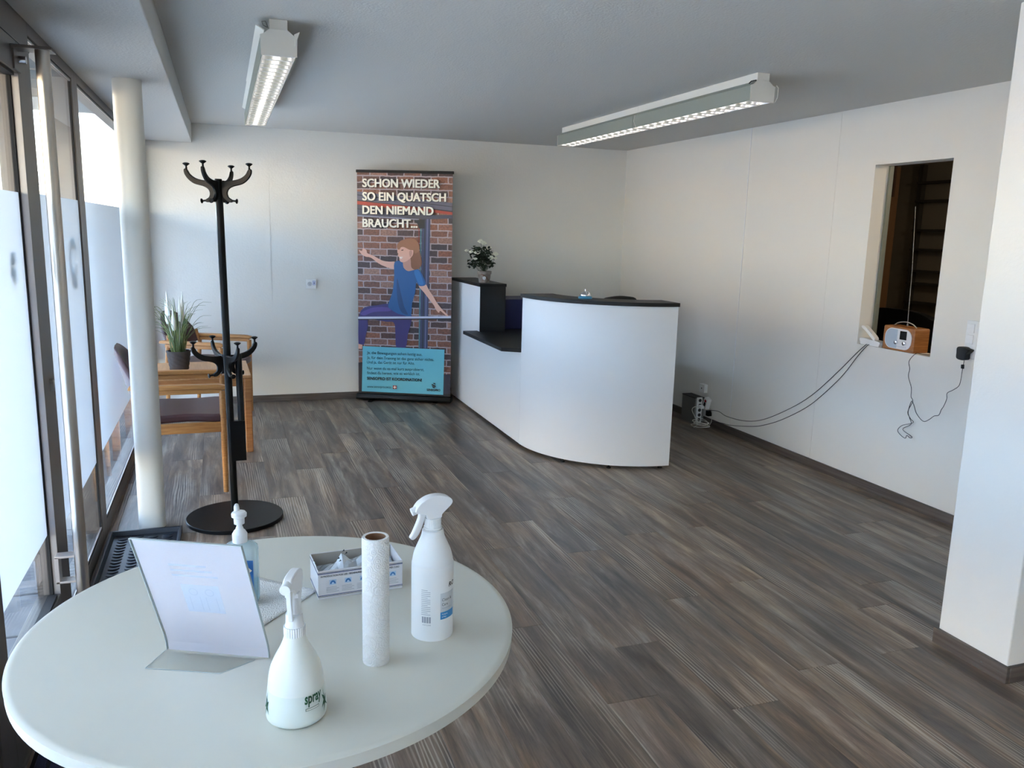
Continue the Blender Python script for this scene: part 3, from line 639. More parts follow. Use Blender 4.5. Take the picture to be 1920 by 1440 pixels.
def btext(name, s, x0, x1, y, cap, m, two=False, bold=0, yr=None):
    p0 = bc(x0, y, two); p1 = bc(x1, (yr if yr is not None else y), two); vs, fs = text_mb(s, p1[0]-p0[0], cap, 0)
    W_ = p1[0]-p0[0]; mb = MB()
    for dx, dz in (((0, 0),) if not bold else [(k_*cap*bold*.95, j_*cap*.018) for k_ in (-2.4, -1.2, 0, 1.2, 2.4) for j_ in (-1.4, 0, 1.4)]):
        LY[0] += .00006; yy = -.004-LY[0]
        mb.add([(p0[0]+a+dx, yy, p0[1]+b+dz+(p1[1]-p0[1])*a/W_) for a, b in vs], fs)
    return mb.build(name, m, bn)
TW = P_('headline_white', (244, 240, 226)); TS = P_('black', (20, 20, 24)); TD = P_('ink', (18, 54, 70))
for s, x1, y, yr in (('SCHON WIEDER', 985, 238, 250), ('SO EIN QUATSCH', 1052, 382, 398), ('DEN NIEMAND', 918, 528, 545), ('BRAUCHT...', 745, 672, 680)):
    btext('headline_shadow', s, 150, x1+5, y+6, .071, TS, False, .022, yr+6)
    btext('headline_text', s, 145, x1, y, .071, TW, False, .022, yr)
for s, x1, y, yr in (('Ja, die Bewegungen sehen lustig aus.', 808, 718, 742), ('Ja, für dein Training ist das ganz sicher nichts.', 940, 775, 802), ('Und ja, das Gerät ist nur für Alte.', 722, 828, 844), ('Nur wenn du es mal kurz ausprobierst,', 828, 898, 918), ('findest du heraus, wie es wirklich ist.', 782, 952, 968)):
    btext('body_text', s, 180, x1, y, .026, TD, True, 0, yr)
btext('slogan_text', 'SENSOPRO IST KOORDINATION!', 180, 803, 1016, .026, TS, True, .02, 1040)
btext('web_text', 'www.sensopro.swiss', 180, 456, 1112, .024, TD, True, 0, 1118)
btext('logo_text', 'SENSOPRO', 862, 1013, 1150, .020, TS, True, .02, 1156)
flat('flag', [(476, 1086), (518, 1088), (517, 1128), (475, 1126)], P_('flag_red', (170, 34, 40)), True)
flat('flag_cross', [(491, 1092), (502, 1092), (502, 1101), (513, 1101), (513, 1112), (502, 1112), (502, 1122), (491, 1122), (491, 1112), (481, 1112), (481, 1101), (491, 1101)], TW, True)
for q in ([(930, 1058), (955, 1060), (962, 1078), (935, 1066)], [(918, 1068), (962, 1090), (958, 1106), (916, 1082)], [(920, 1090), (958, 1112), (945, 1118), (928, 1110)]):
    flat('logo_mark', q, TS, True)

# ------------------------------------------------------------------ wall socket
t = thing('wall_socket', 'white surface socket with a small switch on the back wall', 'socket', (.741, D, 1.073))
MB().box(-.043, .043, -.022, 0, -.043, .043).build('box', m_wplast, t, bevel=.003)
MB().lathe([(.02, 0), (.02, .004), (.013, .004), (.013, .001), (0, .001)], 20, Matrix.Translation((-.012, -.022, 0)) @ Matrix.Rotation(PI/2, 4, 'X')).build('outlet', M('socket_grey', (200, 203, 206), .5), t)
for q in ((-.018, .007), (-.006, .007), (-.012, -.006)): MB().cyl((q[0], -.0225, q[1]), (q[0], -.0275, q[1]), .0022, 8).build('contact_hole', m_bplast, t)
MB().box(.012, .040, -.034, -.022, -.012, .03).build('switch', M('switch_lilac', (198, 204, 226), .5), t, bevel=.002)
MB().cyl((.026, -.034, .008), (.026, -.0355, .008), .0045, 12).build('indicator', M('indicator', (40, 44, 80), .4), t)

# ------------------------------------------------------------------ coat stand
cs = thing('coat_stand', 'tall black coat stand with curved hooks beside the column', 'coat stand', (.010, 4.487, 0))
MB().lathe([(.246, 0), (.253, .003), (.253, .019), (.250, .022), (0, .022)], 72).build('base', m_bmetal, cs, smooth=40)
LN = Matrix.Rotation(-.0105, 4, 'Y')
MB().lathe([(.019, .02), (.019, 1.80), (.017, 1.806), (0, 1.806)], 24).build('pole', m_bmetal, cs, smooth=40, T=LN)
MB().box(-.006, .073, -.019, .019, .33, .55).build('bracket_plate', m_bmetal, cs, bevel=.003, T=LN)
MB().lathe([(.0175, .33), (.0175, .905), (.014, .91), (0, .91)], 20, Matrix.Translation((.055, 0, 0))).build('short_post', m_bmetal, cs, smooth=40, T=LN)
def hook_profile():
    q = [(1050, 590), (1150, 578), (1300, 562), (1450, 520), (1560, 440), (1612, 350), (1650, 320), (1688, 345), (1675, 440), (1600, 550), (1480, 640), (1300, 690), (1200, 745), (1160, 830), (1182, 920), (1250, 970), (1262, 1000), (1240, 1030), (1160, 1020), (1090, 950), (1050, 880)]
    return [((x-975)*.000247, (560-y)*.000233+1.80) for x, y in q]
def hooks(dz, az0, off=0):
    for k in range(4):
        T = LN @ Matrix.Rotation(az0+k*PI/2, 4, 'Z')
        h = MB().prism(closed(hook_profile(), 3), -.0075, .0075, 'y').build('hook', m_bmetal, cs, bevel=.003, T=Matrix.Translation((0, 0, dz)) @ T)
        MB().lathe([(.0055, 1.852), (.0045, 1.868), (.017, 1.878), (.0175, 1.881), (.010, 1.885), (0, 1.886)], 16, Matrix.Translation((.164, 0, 0))).build('knob', m_bmetal, h, smooth=50)
        MB().lathe([(.0055, -.01), (.0045, .012), (.0125, .019), (.0125, .0215), (0, .025)], 16, Matrix.Translation((.072, 0, 1.6985)) @ Matrix.Rotation(PI/2+.1, 4, 'Y')).build('knob', m_bmetal, h, smooth=50)
hooks(0, math.radians(-24)); hooks(-.893, math.radians(22))

# ------------------------------------------------------------------ beech chairs and low table
def armchair(label, loc, rz):
    """front edge centre at origin, seat faces +x"""
    t = thing('armchair', label, 'chair', loc, rz); W2 = .262
    for s in (-1, 1):
        y = s*W2
        MB().tube([(0, y, 0), (0, y, .62)], [.015, .019], 12, sx=1.0).build('leg', m_beech, t, smooth=40)
        MB().tube([(-.47, y*.96, 0), (-.455, y, .44), (-.44, y, .62)], [.014, .018, .017], 12).build('leg', m_beech, t, smooth=40)
        MB().prism([(.022, .630), (.022, .650), (-.02, .660), (-.30, .662), (-.50, .662), (-.506, .640), (-.30, .634), (-.02, .632)], y-.024, y+.024, 'y').build('armrest', m_beech, t, bevel=.006)
        MB().box(-.46, .0, y-.013, y+.013, .606, .634).build('arm_rail', m_beech, t, bevel=.003)
        MB().box(-.455, .0, y-.011, y+.011, .372, .434).build('seat_rail', m_beech, t, bevel=.004)
    MB().box(-.010, .012, -W2, W2, .378, .432).build('seat_rail', m_beech, t, bevel=.004)
    MB().box(-.46, -.44, -W2, W2, .378, .432).build('seat_rail', m_beech, t, bevel=.004)
    MB().prism(closed([(.022, -W2+.022), (.022, W2-.022), (-.20, W2-.020), (-.44, W2-.03), (-.45, -W2+.03), (-.2, -W2+.02)], 5), .434, .482).build('seat', m_leather, t, bevel=.014, seg=3)
    # arched, curved backrest shell
    nu, nv = 16, 9; vs = []; fs = []
    for side in (0, 1):
        for j in range(nv+1):
            for i in range(nu+1):
                s = -1+2*i/nu; top = .875-.0*abs(s)
                arch = .60+ (.275)*math.sqrt(max(0, 1-abs(s)**2.3)); low = .56+.05*abs(s)**2
                z = low+(arch-low)*j/nv; yy = s*(W2-.012)
                xx = -.50-.085*(z-.56)/.3+.07*s*s+(.017 if side == 0 else -.017)*(1 if 0 < j < nv and 0 < i < nu else .3)
                vs.append((xx, yy, z))
    n1 = (nu+1)*(nv+1)
    for j in range(nv):
        for i in range(nu):
            a = j*(nu+1)+i; fs.append((a, a+1, a+nu+2, a+nu+1)); fs.append((n1+a, n1+a+nu+1, n1+a+nu+2, n1+a+1))
    bd = [i for i in range(nu)]+[j*(nu+1)+nu for j in range(nv)]+[nv*(nu+1)+i for i in range(nu, 0, -1)]+[j*(nu+1) for j in range(nv, 0, -1)]
    for k in range(len(bd)): a, b = bd[k], bd[(k+1) % len(bd)]; fs.append((a, n1+a, n1+b, b))
    MB().add(vs, fs).build('backrest', m_leather, t, smooth=60)
    for s in (-1, 1): MB().tube([(-.44, s*(W2-.02), .60), (-.455, s*(W2-.03), .70)], .013, 8).build('back_support', m_beech, t, smooth=50)
    return t
armchair('beech armchair with aubergine seat in front of the low table, beside the column', (-.035, 5.25, 0), 0)
armchair('beech armchair with aubergine seat behind the low table, against the back wall', (.070, 6.99, 0), math.radians(-25.5))
t = thing('side_table', 'low square beech side table between the two armchairs', 'table', (-.20, 6.185, 0), math.radians(1.5))
W2, Q2 = .345, .335
MB().box(-W2, W2, -Q2, Q2, .535, .553).build('tabletop', m_beecht, t, bevel=.003)
for a, b in ((-1, -1), (1, -1), (1, 1), (-1, 1)): MB().box(a*(W2-.024)-.024, a*(W2-.024)+.024, b*(Q2-.024)-.024, b*(Q2-.024)+.024, 0, .535).build('leg', m_beechd, t, bevel=.006)
for b in (-1, 1): MB().box(-W2+.048, W2-.048, b*(Q2-.012)-.010, b*(Q2-.012)+.010, .478, .535).build('apron', m_beechd, t, bevel=.002)
for a in (-1, 1): MB().box(a*(W2-.012)-.010, a*(W2-.012)+.010, -Q2+.048, Q2-.048, .478, .535).build('apron', m_beechd, t, bevel=.002)
# potted grass
t = thing('potted_grass', 'grassy plant with white spiky flowers in a dark woven pot', 'potted plant', (-.325, 6.20, .553))
pot = MB(); npx = 40; ring = 14; vs = []; fs = []
for j in range(ring+1):
    z = .135*j/ring; rb = .062+.020*j/ring
    for i in range(npx): a = 2*PI*i/npx; r = rb+.0028*math.sin(i*PI/2.5+j*1.9); vs.append((r*math.cos(a), r*math.sin(a), z))
for j in range(ring):
    for i in range(npx): fs.append((j*npx+i, j*npx+(i+1) % npx, (j+1)*npx+(i+1) % npx, (j+1)*npx+i))
fs.append(tuple(range(npx))); pot.add(vs, fs).lathe([(.081, .135), (.070, .135), (.066, .115), (0, .115)], npx, cap=False).build('woven_pot', M('dark_woven_pot', (66, 60, 58), .8), t, smooth=60)
gb = MB()
for i in range(105):
    a = random.uniform(0, 2*PI); l = random.uniform(.20, .43); sp = random.uniform(.02, .24); r0 = random.uniform(0, .05)
    p = bezier([(r0*math.cos(a), r0*math.sin(a), .11), ((r0+sp*.2)*math.cos(a), (r0+sp*.2)*math.sin(a), .11+l*.5), ((r0+sp*.6)*math.cos(a), (r0+sp*.6)*math.sin(a), .11+l*.85), ((r0+sp)*math.cos(a), (r0+sp)*math.sin(a), .11+l*(.98-sp*.5))], 3)
    gb.tube(p, [.0028*(1-.8*k/(len(p)-1)) for k in range(len(p))], 3)
o = gb.build('grass_blades', M('grass_blade', (62, 84, 38), .55, var=(14, (108, 118, 52))), t); o['kind'] = 'stuff'
for q, h_ in (((-.05, -.02), .56), ((-.062, .02), .50), ((-.02, -.04), .46), ((.02, -.02), .52), ((.035, .0), .555), ((.03, .03), .50)):
    MB().tube(bezier([(q[0]*.3, q[1]*.3, .12), (q[0]*.9, q[1]*.9, h_-.19), (q[0], q[1], h_-.17), (q[0]*1.1, q[1]*1.1, h_-.08), (q[0]*1.2, q[1]*1.2, h_)], 3), [.002]*4+[.002, .004]+[.012, .0145, .0145, .011, .007, .005, .0015], 7).build('white_flower', M('white_flower', (240, 240, 232), .6), t, smooth=60)

# ------------------------------------------------------------------ boot tray, door mat
t = thing('boot_tray', 'black ribbed boot tray on the floor by the glass front', 'tray', (-.425, 4.0, 0), 0)
w_, l_ = .172, .372
MB().box(-w_+.02, w_-.02, -l_+.02, l_-.02, 0, .006).build('tray_floor', m_tray, t)
rim = MB()
for a, b, c, d in ((-1, -1, 1, -1), (1, -1, 1, 1), (1, 1, -1, 1), (-1, 1, -1, -1)):
    pass
oq = [(-w_, -l_), (w_, -l_), (w_, l_), (-w_, l_)]; iq = [(x_*.93, y_*.965) for x_, y_ in oq]; jq = [(x_*.86, y_*.94) for x_, y_ in oq]
vs = [(x_, y_, .020) for x_, y_ in oq]+[(x_, y_, .030) for x_, y_ in oq]+[(x_, y_, .030) for x_, y_ in iq]+[(x_, y_, .005) for x_, y_ in jq]+[(x_*1.0, y_*1.0, .0) for x_, y_ in jq]
fs = []
for lv in range(4):
    for i in range(4): fs.append((lv*4+i, lv*4+(i+1) % 4, (lv+1)*4+(i+1) % 4, (lv+1)*4+i))
for i in range(4): fs.append((16+i, 16+(i+1) % 4, (i+1) % 4, i))
rim.add(vs, fs).build('rim', m_tray, t, bevel=.002)
rb = None
for i in range(4):
    for j in range(17):
        if rb is None:
            pts = bezier([(-.022, .006, .006), (-.012, -.006, .0075), (.0, -.010, .008), (.012, -.006, .0075), (.022, .006, .006)], 2); rb = MB().tube(pts, .0032, 5).build('ridge', m_tray, t, smooth=60); s_ = rb
        else: s_ = bpy.data.objects.new('ridge', rb.data); C.objects.link(s_); s_.parent = t
        s_.location = (-.105+.07*i, -.31+.038*j+(.019 if i % 2 else 0), 0)
t = thing('door_mat', 'dark blue ribbed door mat on the floor under the white table', 'door mat', (-.14, 2.1, 0))
MB().box(-.45, .45, -.62, .62, 0, .008).build('mat_base', m_matb, t, bevel=.002)
rb = None
for i in range(21):
    if rb is None: s_ = rb = MB().box(-.016, .016, -.60, .60, .008, .014).build('carpet_strip', m_matd, t, bevel=.003)
    else:
        s_ = bpy.data.objects.new('carpet_strip', rb.data); C.objects.link(s_); s_.parent = t
        q = s_.modifiers.new('bevel', 'BEVEL'); q.width = .003
    s_.location = (-.42+.042*i, 0, 0)

# ------------------------------------------------------------------ round table
TX, TY, TZ, TR = .084, 1.741, .72, .517
t = thing('round_table', 'round white plastic table in the foreground', 'table', (TX, TY, 0))
MB().lathe([(0, .694), (.495, .694), (.508, .690), (.517, .692), (TR+.001, .699), (TR+.001, .708), (.519, .7165), (.512, TZ+.0006), (.505, TZ), (0, TZ)], 128).build('tabletop', m_tabtop, t, smooth=60)
for a in (45, 135, 225, 315):
    a = math.radians(a); c_, s_ = math.cos(a), math.sin(a)
    MB().tube([(.09*c_, .09*s_, .694), (.11*c_, .11*s_, .35), (.15*c_, .15*s_, .0145)], [.026, .022, .018], 16).build('leg', m_wplast, t, smooth=50)
MB().lathe([(.16, .672), (.16, .694), (.06, .694), (.06, .672), (.16, .672)], 48, cap=False).build('support_ring', m_wplast, t, smooth=40)
MB().prism([(-.020, .696), (.018, .696), (-.008, .655)], -.5195, -.516, 'y', Matrix.Rotation(math.radians(97), 4, 'Z')).build('edge_clip', m_wplast, t)

# paper towel sheet
m_paper = M('embossed_paper', (232, 233, 234), .85, bump=(90, .6, .0025))
def pattern_paper():
    m = bpy.data.materials.new('embossed_towel'); m.use_nodes = True; t_ = m.node_tree; N = t_.nodes; b = N['Principled BSDF']; b.inputs['Base Color'].default_value = lin((236, 235, 232)); b.inputs['Roughness'].default_value = .9
    tc = N.new('ShaderNodeTexCoord'); v = N.new('ShaderNodeTexVoronoi'); v.inputs['Scale'].default_value = 80; t_.links.new(tc.outputs['Object'], v.inputs[0])
    mt = N.new('ShaderNodeMath'); mt.operation = 'SINE'; ml = N.new('ShaderNodeMath'); ml.operation = 'MULTIPLY'; ml.inputs[1].default_value = 20; t_.links.new(v.outputs['Distance'], ml.inputs[0]); t_.links.new(ml.outputs[0], mt.inputs[0])
    bp = N.new('ShaderNodeBump'); bp.inputs['Strength'].default_value = .55; bp.inputs['Distance'].default_value = .0012; t_.links.new(mt.outputs[0], bp.inputs['Height']); t_.links.new(bp.outputs[0], b.inputs['Normal']); return m
m_towel = pattern_paper()
n = 14; vs = []; fs = []
for j in range(n+1):
    for i in range(n+1):
        a, b = i/n-.5, j/n-.5; vs.append((a*.215, b*.215, .0012+.0018*(math.sin(a*9+b*4)+1)*.5+.002*max(0, abs(a)+abs(b)-.75)))
for j in range(n):
    for i in range(n): q = j*(n+1)+i; fs.append((q, q+1, q+n+2, q+n+1))
o = MB().add(vs, fs).build('paper_towel', m_towel, smooth=80, T=Matrix.Translation((.034, 1.865, TZ)) @ Matrix.Rotation(math.radians(48), 4, 'Z'))
sm = o.modifiers.new('thickness', 'SOLIDIFY'); sm.thickness = .0005
tag(o, 'flat embossed white paper towel sheet under the pump bottle', 'paper towel')

# paper towel roll
t = thing('paper_roll', 'thin upright roll of white embossed kitchen paper on the table', 'paper roll', (.262, 1.515, TZ))
MB().lathe([(.0205, 0), (.0262, 0), (.0268, .003), (.0268, .262), (.0258, .265), (.0205, .265), (.0205, 0)], 48, cap=False).build('paper', m_towel, t, smooth=40)
MB().lathe([(.0190, .0005), (.0203, .0005), (.0203, .264), (.0190, .264), (.0190, .0005)], 40, cap=False).build('cardboard_core', M('cardboard', (134, 98, 72), .8), t, smooth=40)

# curved label helper for round bottles
def wrap(vs, fs, R_, az, z, off=.0004, rfun=None):
    out = []
    for a, b in vs:
        rr = (rfun(z+b) if rfun else R_)+off; th = az+a/R_; out.append((rr*math.cos(th), rr*math.sin(th), z+b))
    return out, fs
def grid(w_, h_, n=10):
    vs = []; fs = []
    for j in range(3):
        for i in range(n+1): vs.append((w_*i/n, h_*j/2))
    for j in range(2):
        for i in range(n): q = j*(n+1)+i; fs.append((q, q+1, q+n+2, q+n+1))
    return vs, fs
def interp(prof):
    def f(z):
        for (r0, z0), (r1, z1) in zip(prof, prof[1:]):
            if z0 <= z <= z1 and z1 > z0: return r0+(r1-r0)*(z-z0)/(z1-z0)
        return prof[0][0]
    return f

# spray bottle at the right
B1 = (.399, 1.600, TZ)
t = thing('spray_bottle', 'white trigger spray bottle with a blue care label, rightmost on the table', 'spray bottle', B1)
raw = [(.040, .0), (.0445, .004), (.0450, .012), (.0450, .150), (.0440, .165), (.0400, .185), (.0320, .205), (.0255, .220), (.0230, .232), (.0228, .2345)]
fine = [(.041, 0)]+[(v.x, v.y) for v in bezier([(a, b, 0) for a, b in raw], 4)]
MB().lathe(fine+[(.0195, .2365), (.0195, .242), (0, .242)], 56).build('bottle_body', m_wplast, t, smooth=50)
MB().lathe([(.020, .2345), (.0205, .237), (.0195, .2375), (.0205, .2375)], 40).build('neck_ring', m_wplast, t, smooth=40)
vs = []
cm = MB()
pr = []
for i in range(64): a = 2*PI*i/64; r = .0172+(.0007 if i % 2 else 0); pr.append((r*math.cos(a), r*math.sin(a)))
cm.prism(pr, .2375, .262).build('collar', m_wplast, t)
HD = Matrix.Rotation(math.radians(188), 4, 'Z')   # +x of the head points along the nozzle
hd = MB().prism(closed([(-.015, .262), (-.018, .270), (-.038, .288), (-.040, .298), (-.030, .306), (-.010, .311), (.012, .309), (.030, .300), (.040, .289), (.042, .280), (.034, .276), (.020, .272), (.014, .262)], 4), -.011, .011, 'y').build('spray_head', m_wgloss, t, bevel=.005, seg=3, T=HD)
MB().cyl((.036, 0, .283), (.048, 0, .279), .0085, 20).build('nozzle', m_wgloss, t, smooth=40, T=HD)
MB().prism(closed([(.018, .275), (.030, .279), (.034, .262), (.046, .235), (.052, .224), (.046, .219), (.036, .226), (.026, .245)], 4), -.006, .006, 'y').build('trigger', m_wgloss, t, bevel=.002, T=HD)
# labels on the body (azimuths seen from the front and the right)
m_ink = M('label_ink', (40, 44, 48), .5); m_inkg = M('label_grey_text', (150, 156, 164), .6); m_lblue = M('label_blue', (52, 140, 200), .4); m_lgrey = M('label_grey', (206, 210, 212), .5)
R1 = .0450
def lab(name, vs, fs, az, z, m, off=.0004, parent=t, R_=R1): v, f = wrap(vs, fs, R_, az, z, off); return MB().add(v, f).build(name, m, parent, smooth=60)
fa = math.radians(-76)    # direction to the viewer
lab('label_band', *grid(.040, .055), fa-.10, .052, m_lgrey, .0003)
lab('label_blue_band', *grid(.040, .0165), fa-.10, .048, m_lblue, .0005)
lab('label_text', *text_mb('Clean &', .026, .0062), fa-.02, .089, m_ink, .0007)
lab('label_text', *text_mb('Care', .015, .0062), fa-.02, .0785, m_ink, .0007)
lab('label_text', *text_mb('Flächendesinfektion', .026, .003), fa-.02, .0715, m_inkg, .0007)
lab('label_text', *text_mb('Reinigung', .014, .003), fa-.02, .0582, m_wgloss, .0009)
lab('label_text', *text_mb('& Pflege', .011, .003), fa-.02, .0522, m_wgloss, .0009)
lab('label_logo', *text_mb('RO', .021, .0095, .03, .15), fa+.36, .118, m_ink, .0007)
for k in range(14): lab('fine_print', *grid(.020 if k % 4 else .014, .0009, 6), fa-1.02, .115-k*.0042, m_inkg, .0006)
for k in range(11): lab('barcode_bar', *grid(.0009 if k % 3 else .0018, .014, 1), fa-.98+k*.040, .042, m_inkg, .0006)
lab('fine_print', *text_mb('4 012345', .018, .003), fa-.95, .036, m_inkg, .0006)

# spray bottle in front
B2 = (.094, 1.372, TZ)
t = thing('spray_bottle', 'translucent squat spray bottle with green lettering, nearest on the table', 'spray bottle', B2)
m_milk = bpy.data.materials.new('milky_plastic'); m_milk.use_nodes = True
b_ = m_milk.node_tree.nodes['Principled BSDF']; b_.inputs['Base Color'].default_value = lin((232, 235, 228)); b_.inputs['Roughness'].default_value = .38; b_.inputs['Subsurface Weight'].default_value = .35; b_.inputs['Subsurface Radius'].default_value = (.02, .02, .018); b_.inputs['Subsurface Scale'].default_value = 1
m_milk2 = m_milk.copy(); m_milk2.name = 'milky_plastic_filled'; m_milk2.node_tree.nodes['Principled BSDF'].inputs['Base Color'].default_value = lin((222, 229, 222))
raw2 = [(.047, .0), (.0525, .006), (.0530, .020), (.0515, .040), (.0490, .060), (.0468, .080), (.0430, .098), (.0350, .116), (.0265, .132), (.0205, .146), (.0180, .156)]
pf = [(v.x, v.y) for v in bezier([(a, b, 0) for a, b in raw2], 4)]
lo = [p for p in pf if p[1] <= .0605]; hi = [p for p in pf if p[1] >= .0595]
f2 = interp(pf)
MB().lathe([(0, 0)]+lo, 56, cap=False).build('liquid_filled_base', m_milk2, t, smooth=50)
MB().lathe([(f2(.06), .06)]+hi+[(0, .157)], 56, cap=False).build('bottle_body', m_milk, t, smooth=50)
pr = []
for i in range(56): a = 2*PI*i/56; r = .0178+(.0010 if i % 2 else 0); pr.append((r*math.cos(a), r*math.sin(a)))
MB().prism(pr, .155, .172).build('collar', m_wplast, t)
MB().lathe([(.0165, .172), (.0150, .178), (.0145, .195), (0, .196)], 36).build('upper_collar', m_wplast, t, smooth=40)
HD = Matrix.Rotation(math.radians(-112), 4, 'Z')
MB().prism(closed([(-.012, .195), (-.020, .225), (-.030, .250), (-.026, .266), (-.010, .272), (.020, .272), (.034, .266), (.034, .252), (.022, .244), (.012, .232), (.010, .195)], 4), -.0085, .0085, 'y').build('spray_head', m_wgloss, t, bevel=.003, T=HD)
MB().cyl((.030, 0, .259), (.046, 0, .257), .0095, 14).build('nozzle', m_wgloss, t, smooth=30, T=HD)
MB().prism([(.016, .245), (.030, .246), (.028, .225), (.024, .205), (.022, .188), (.017, .188), (.019, .205), (.020, .225)], -.0045, .0045, 'y').build('trigger', m_wgloss, t, bevel=.0015, T=HD)
for s in (-1, 1): MB().box(.0, .012, s*.0085-.003, s*.0085+.003, .228, .236).build('side_clip', m_wgloss, t, T=HD)
m_green = M('green_print', (22, 84, 48), .5)
va = math.radians(-94)
def lab2(name, vs, fs, az, z, m, off=.0006): v, f = wrap(vs, fs, .050, az, z, off, f2); return MB().add(v, f).build(name, m, t, smooth=60)
lab2('green_lettering', *text_mb('spray', .036, .0185, .025, .12), va+.27, .046, m_green)
gv, gf = grid(.026, .0045); lab2('green_lettering', gv, gf, va+.29, .033, m_green)
gv, gf = grid(.0245, .0030); lab2('green_lettering', gv, gf, va+.305, .0338, m_milk, .0009)
gm = MB()
for az_ in (va+1.12, va-1.30):
    vs = [(0, .055), (.0025, .035), (.009, .040), (.005, .028), (.012, .016), (.003, .024), (-.003, .010), (-.001, .026), (-.009, .021), (-.002, .033), (-.006, .045), (0, .040)]
    v, f = wrap(vs, [tuple(range(len(vs)))], .050, az_, .004, .0008, f2); gm.add(v, f)
gm.build('green_emblem', m_green, t)

# sanitiser pump bottle
t = thing('sanitiser_bottle', 'clear pump bottle with a blue label and light blue liquid, behind the sign', 'pump bottle', (.012, 1.858, TZ+.0035), math.radians(-14))
def sup(a, b, z, n=40, e=.55):
    o = []
    for i in range(n):
        t_ = 2*PI*i/n; c_, s_ = math.cos(t_), math.sin(t_); o.append((a*math.copysign(abs(c_)**e, c_), b*math.copysign(abs(s_)**e, s_), z))
    return o
def loft(rings):
    mb = MB(); n = len(rings[0]); vs = [p for r in rings for p in r]; fs = []
    for j in range(len(rings)-1):
        for i in range(n): fs.append((j*n+i, j*n+(i+1) % n, (j+1)*n+(i+1) % n, (j+1)*n+i))
    fs.append(tuple(range(n-1, -1, -1))); fs.append(tuple((len(rings)-1)*n+i for i in range(n))); return mb.add(vs, fs)
m_clearb = bpy.data.materials.new('clear_bottle'); m_clearb.use_nodes = True; nt2 = m_clearb.node_tree; N = nt2.nodes; N.clear()
oo = N.new('ShaderNodeOutputMaterial'); mx = N.new('ShaderNodeMixShader'); tr = N.new('ShaderNodeBsdfTransparent'); pb = N.new('ShaderNodeBsdfPrincipled'); pb.inputs['Base Color'].default_value = lin((198, 220, 226)); pb.inputs['Roughness'].default_value = .15; mx.inputs[0].default_value = .42; tr.inputs[0].default_value = (.93, .97, .98, 1)
nt2.links.new(tr.outputs[0], mx.inputs[1]); nt2.links.new(pb.outputs[0], mx.inputs[2]); nt2.links.new(mx.outputs[0], oo.inputs[0])
loft([sup(.034, .024, 0), sup(.038, .028, .003), sup(.0385, .0285, .02), sup(.0385, .0285, .125), sup(.037, .0275, .134), sup(.030, .024, .141), sup(.017, .017, .146, e=.9), sup(.013, .013, .150, e=1)]).build('bottle_body', m_clearb, t, smooth=50)
loft([sup(.036, .026, .002), sup(.0375, .0275, .006), sup(.0375, .0275, .050)]).build('liquid', M('blue_liquid', (130, 200, 222), .3, trans=.3, ior=1.33), t, smooth=50)
MB().box(-.030, .034, -.0292, -.0287, .028, .112).build('label', M('label_deep_blue', (34, 92, 150), .4), t)
for k in range(9): MB().box(-.002, .030-.003*(k % 3), -.0295, -.0293, .036+k*.0045, .0368+k*.0045).build('label_line', m_inkg, t)
MB().prism([(.004, .088), (.018, .100), (.031, .088), (.018, .076)], -.0296, -.0293, 'y').build('warning_diamond', M('diamond_cream', (232, 214, 190), .5), t)
MB().prism(closed([(.012, .086), (.018, .094), (.024, .088), (.021, .081), (.015, .082)], 3), -.0298, -.0296, 'y').build('warning_mark', m_ink, t)
MB().prism(closed([(-.012, .060), (-.002, .058), (.006, .075), (.002, .086), (-.008, .080)], 3), -.0296, -.0293, 'y').build('label_drawing', m_lgrey, t)
MB().lathe([(.0165, .146), (.0168, .166), (.0155, .168), (.0120, .174), (.0085, .177), (.0085, .179), (.0065, .184), (.0065, .191)], 32).build('pump_collar', m_wgloss, t, smooth=40)
MB().lathe([(.0065, .188), (.0115, .190), (.0120, .204), (.0165, .207), (.017, .214), (.014, .218), (0, .220)], 28).build('pump_head', m_wgloss, t, smooth=40)
MB().tube([(-.004, 0, .214), (-.010, .02, .222), (-.013, .034, .221), (-.014, .042, .214)], [.007, .006, .005, .004], 10).build('pump_spout', m_wgloss, t, smooth=50)
MB().tube([(0, 0, .01), (0, 0, .15)], .002, 6).build('dip_tube', m_wcable, t)

# mask box
t = thing('mask_box', 'open cardboard box of face masks with blue stripes, behind the paper roll', 'box', (.181, 1.824, TZ), math.radians(3.5))
m_card = M('printed_card', (224, 224, 228), .6); m_navy = M('stripe_navy', (44, 62, 120), .5)
w_, d_, h_ = .202, .112, .0705
MB().box(0, w_, 0, .001, 0, h_).box(0, w_, d_-.001, d_, 0, h_).box(0, .001, .001, d_-.001, 0, h_).box(w_-.001, w_, .001, d_-.001, 0, h_).box(.001, w_-.001, .001, d_-.001, 0, .001).build('carton', m_card, t)
MB().box(.0012, w_-.0012, .0012, .0016, .001, h_-.001).box(.0012, w_-.0012, d_-.0016, d_-.0012, .001, h_-.001).box(.0012, .0016, .0016, d_-.0016, .001, h_-.001).build('inner_lining', M('card_inside', (176, 170, 160), .8), t)
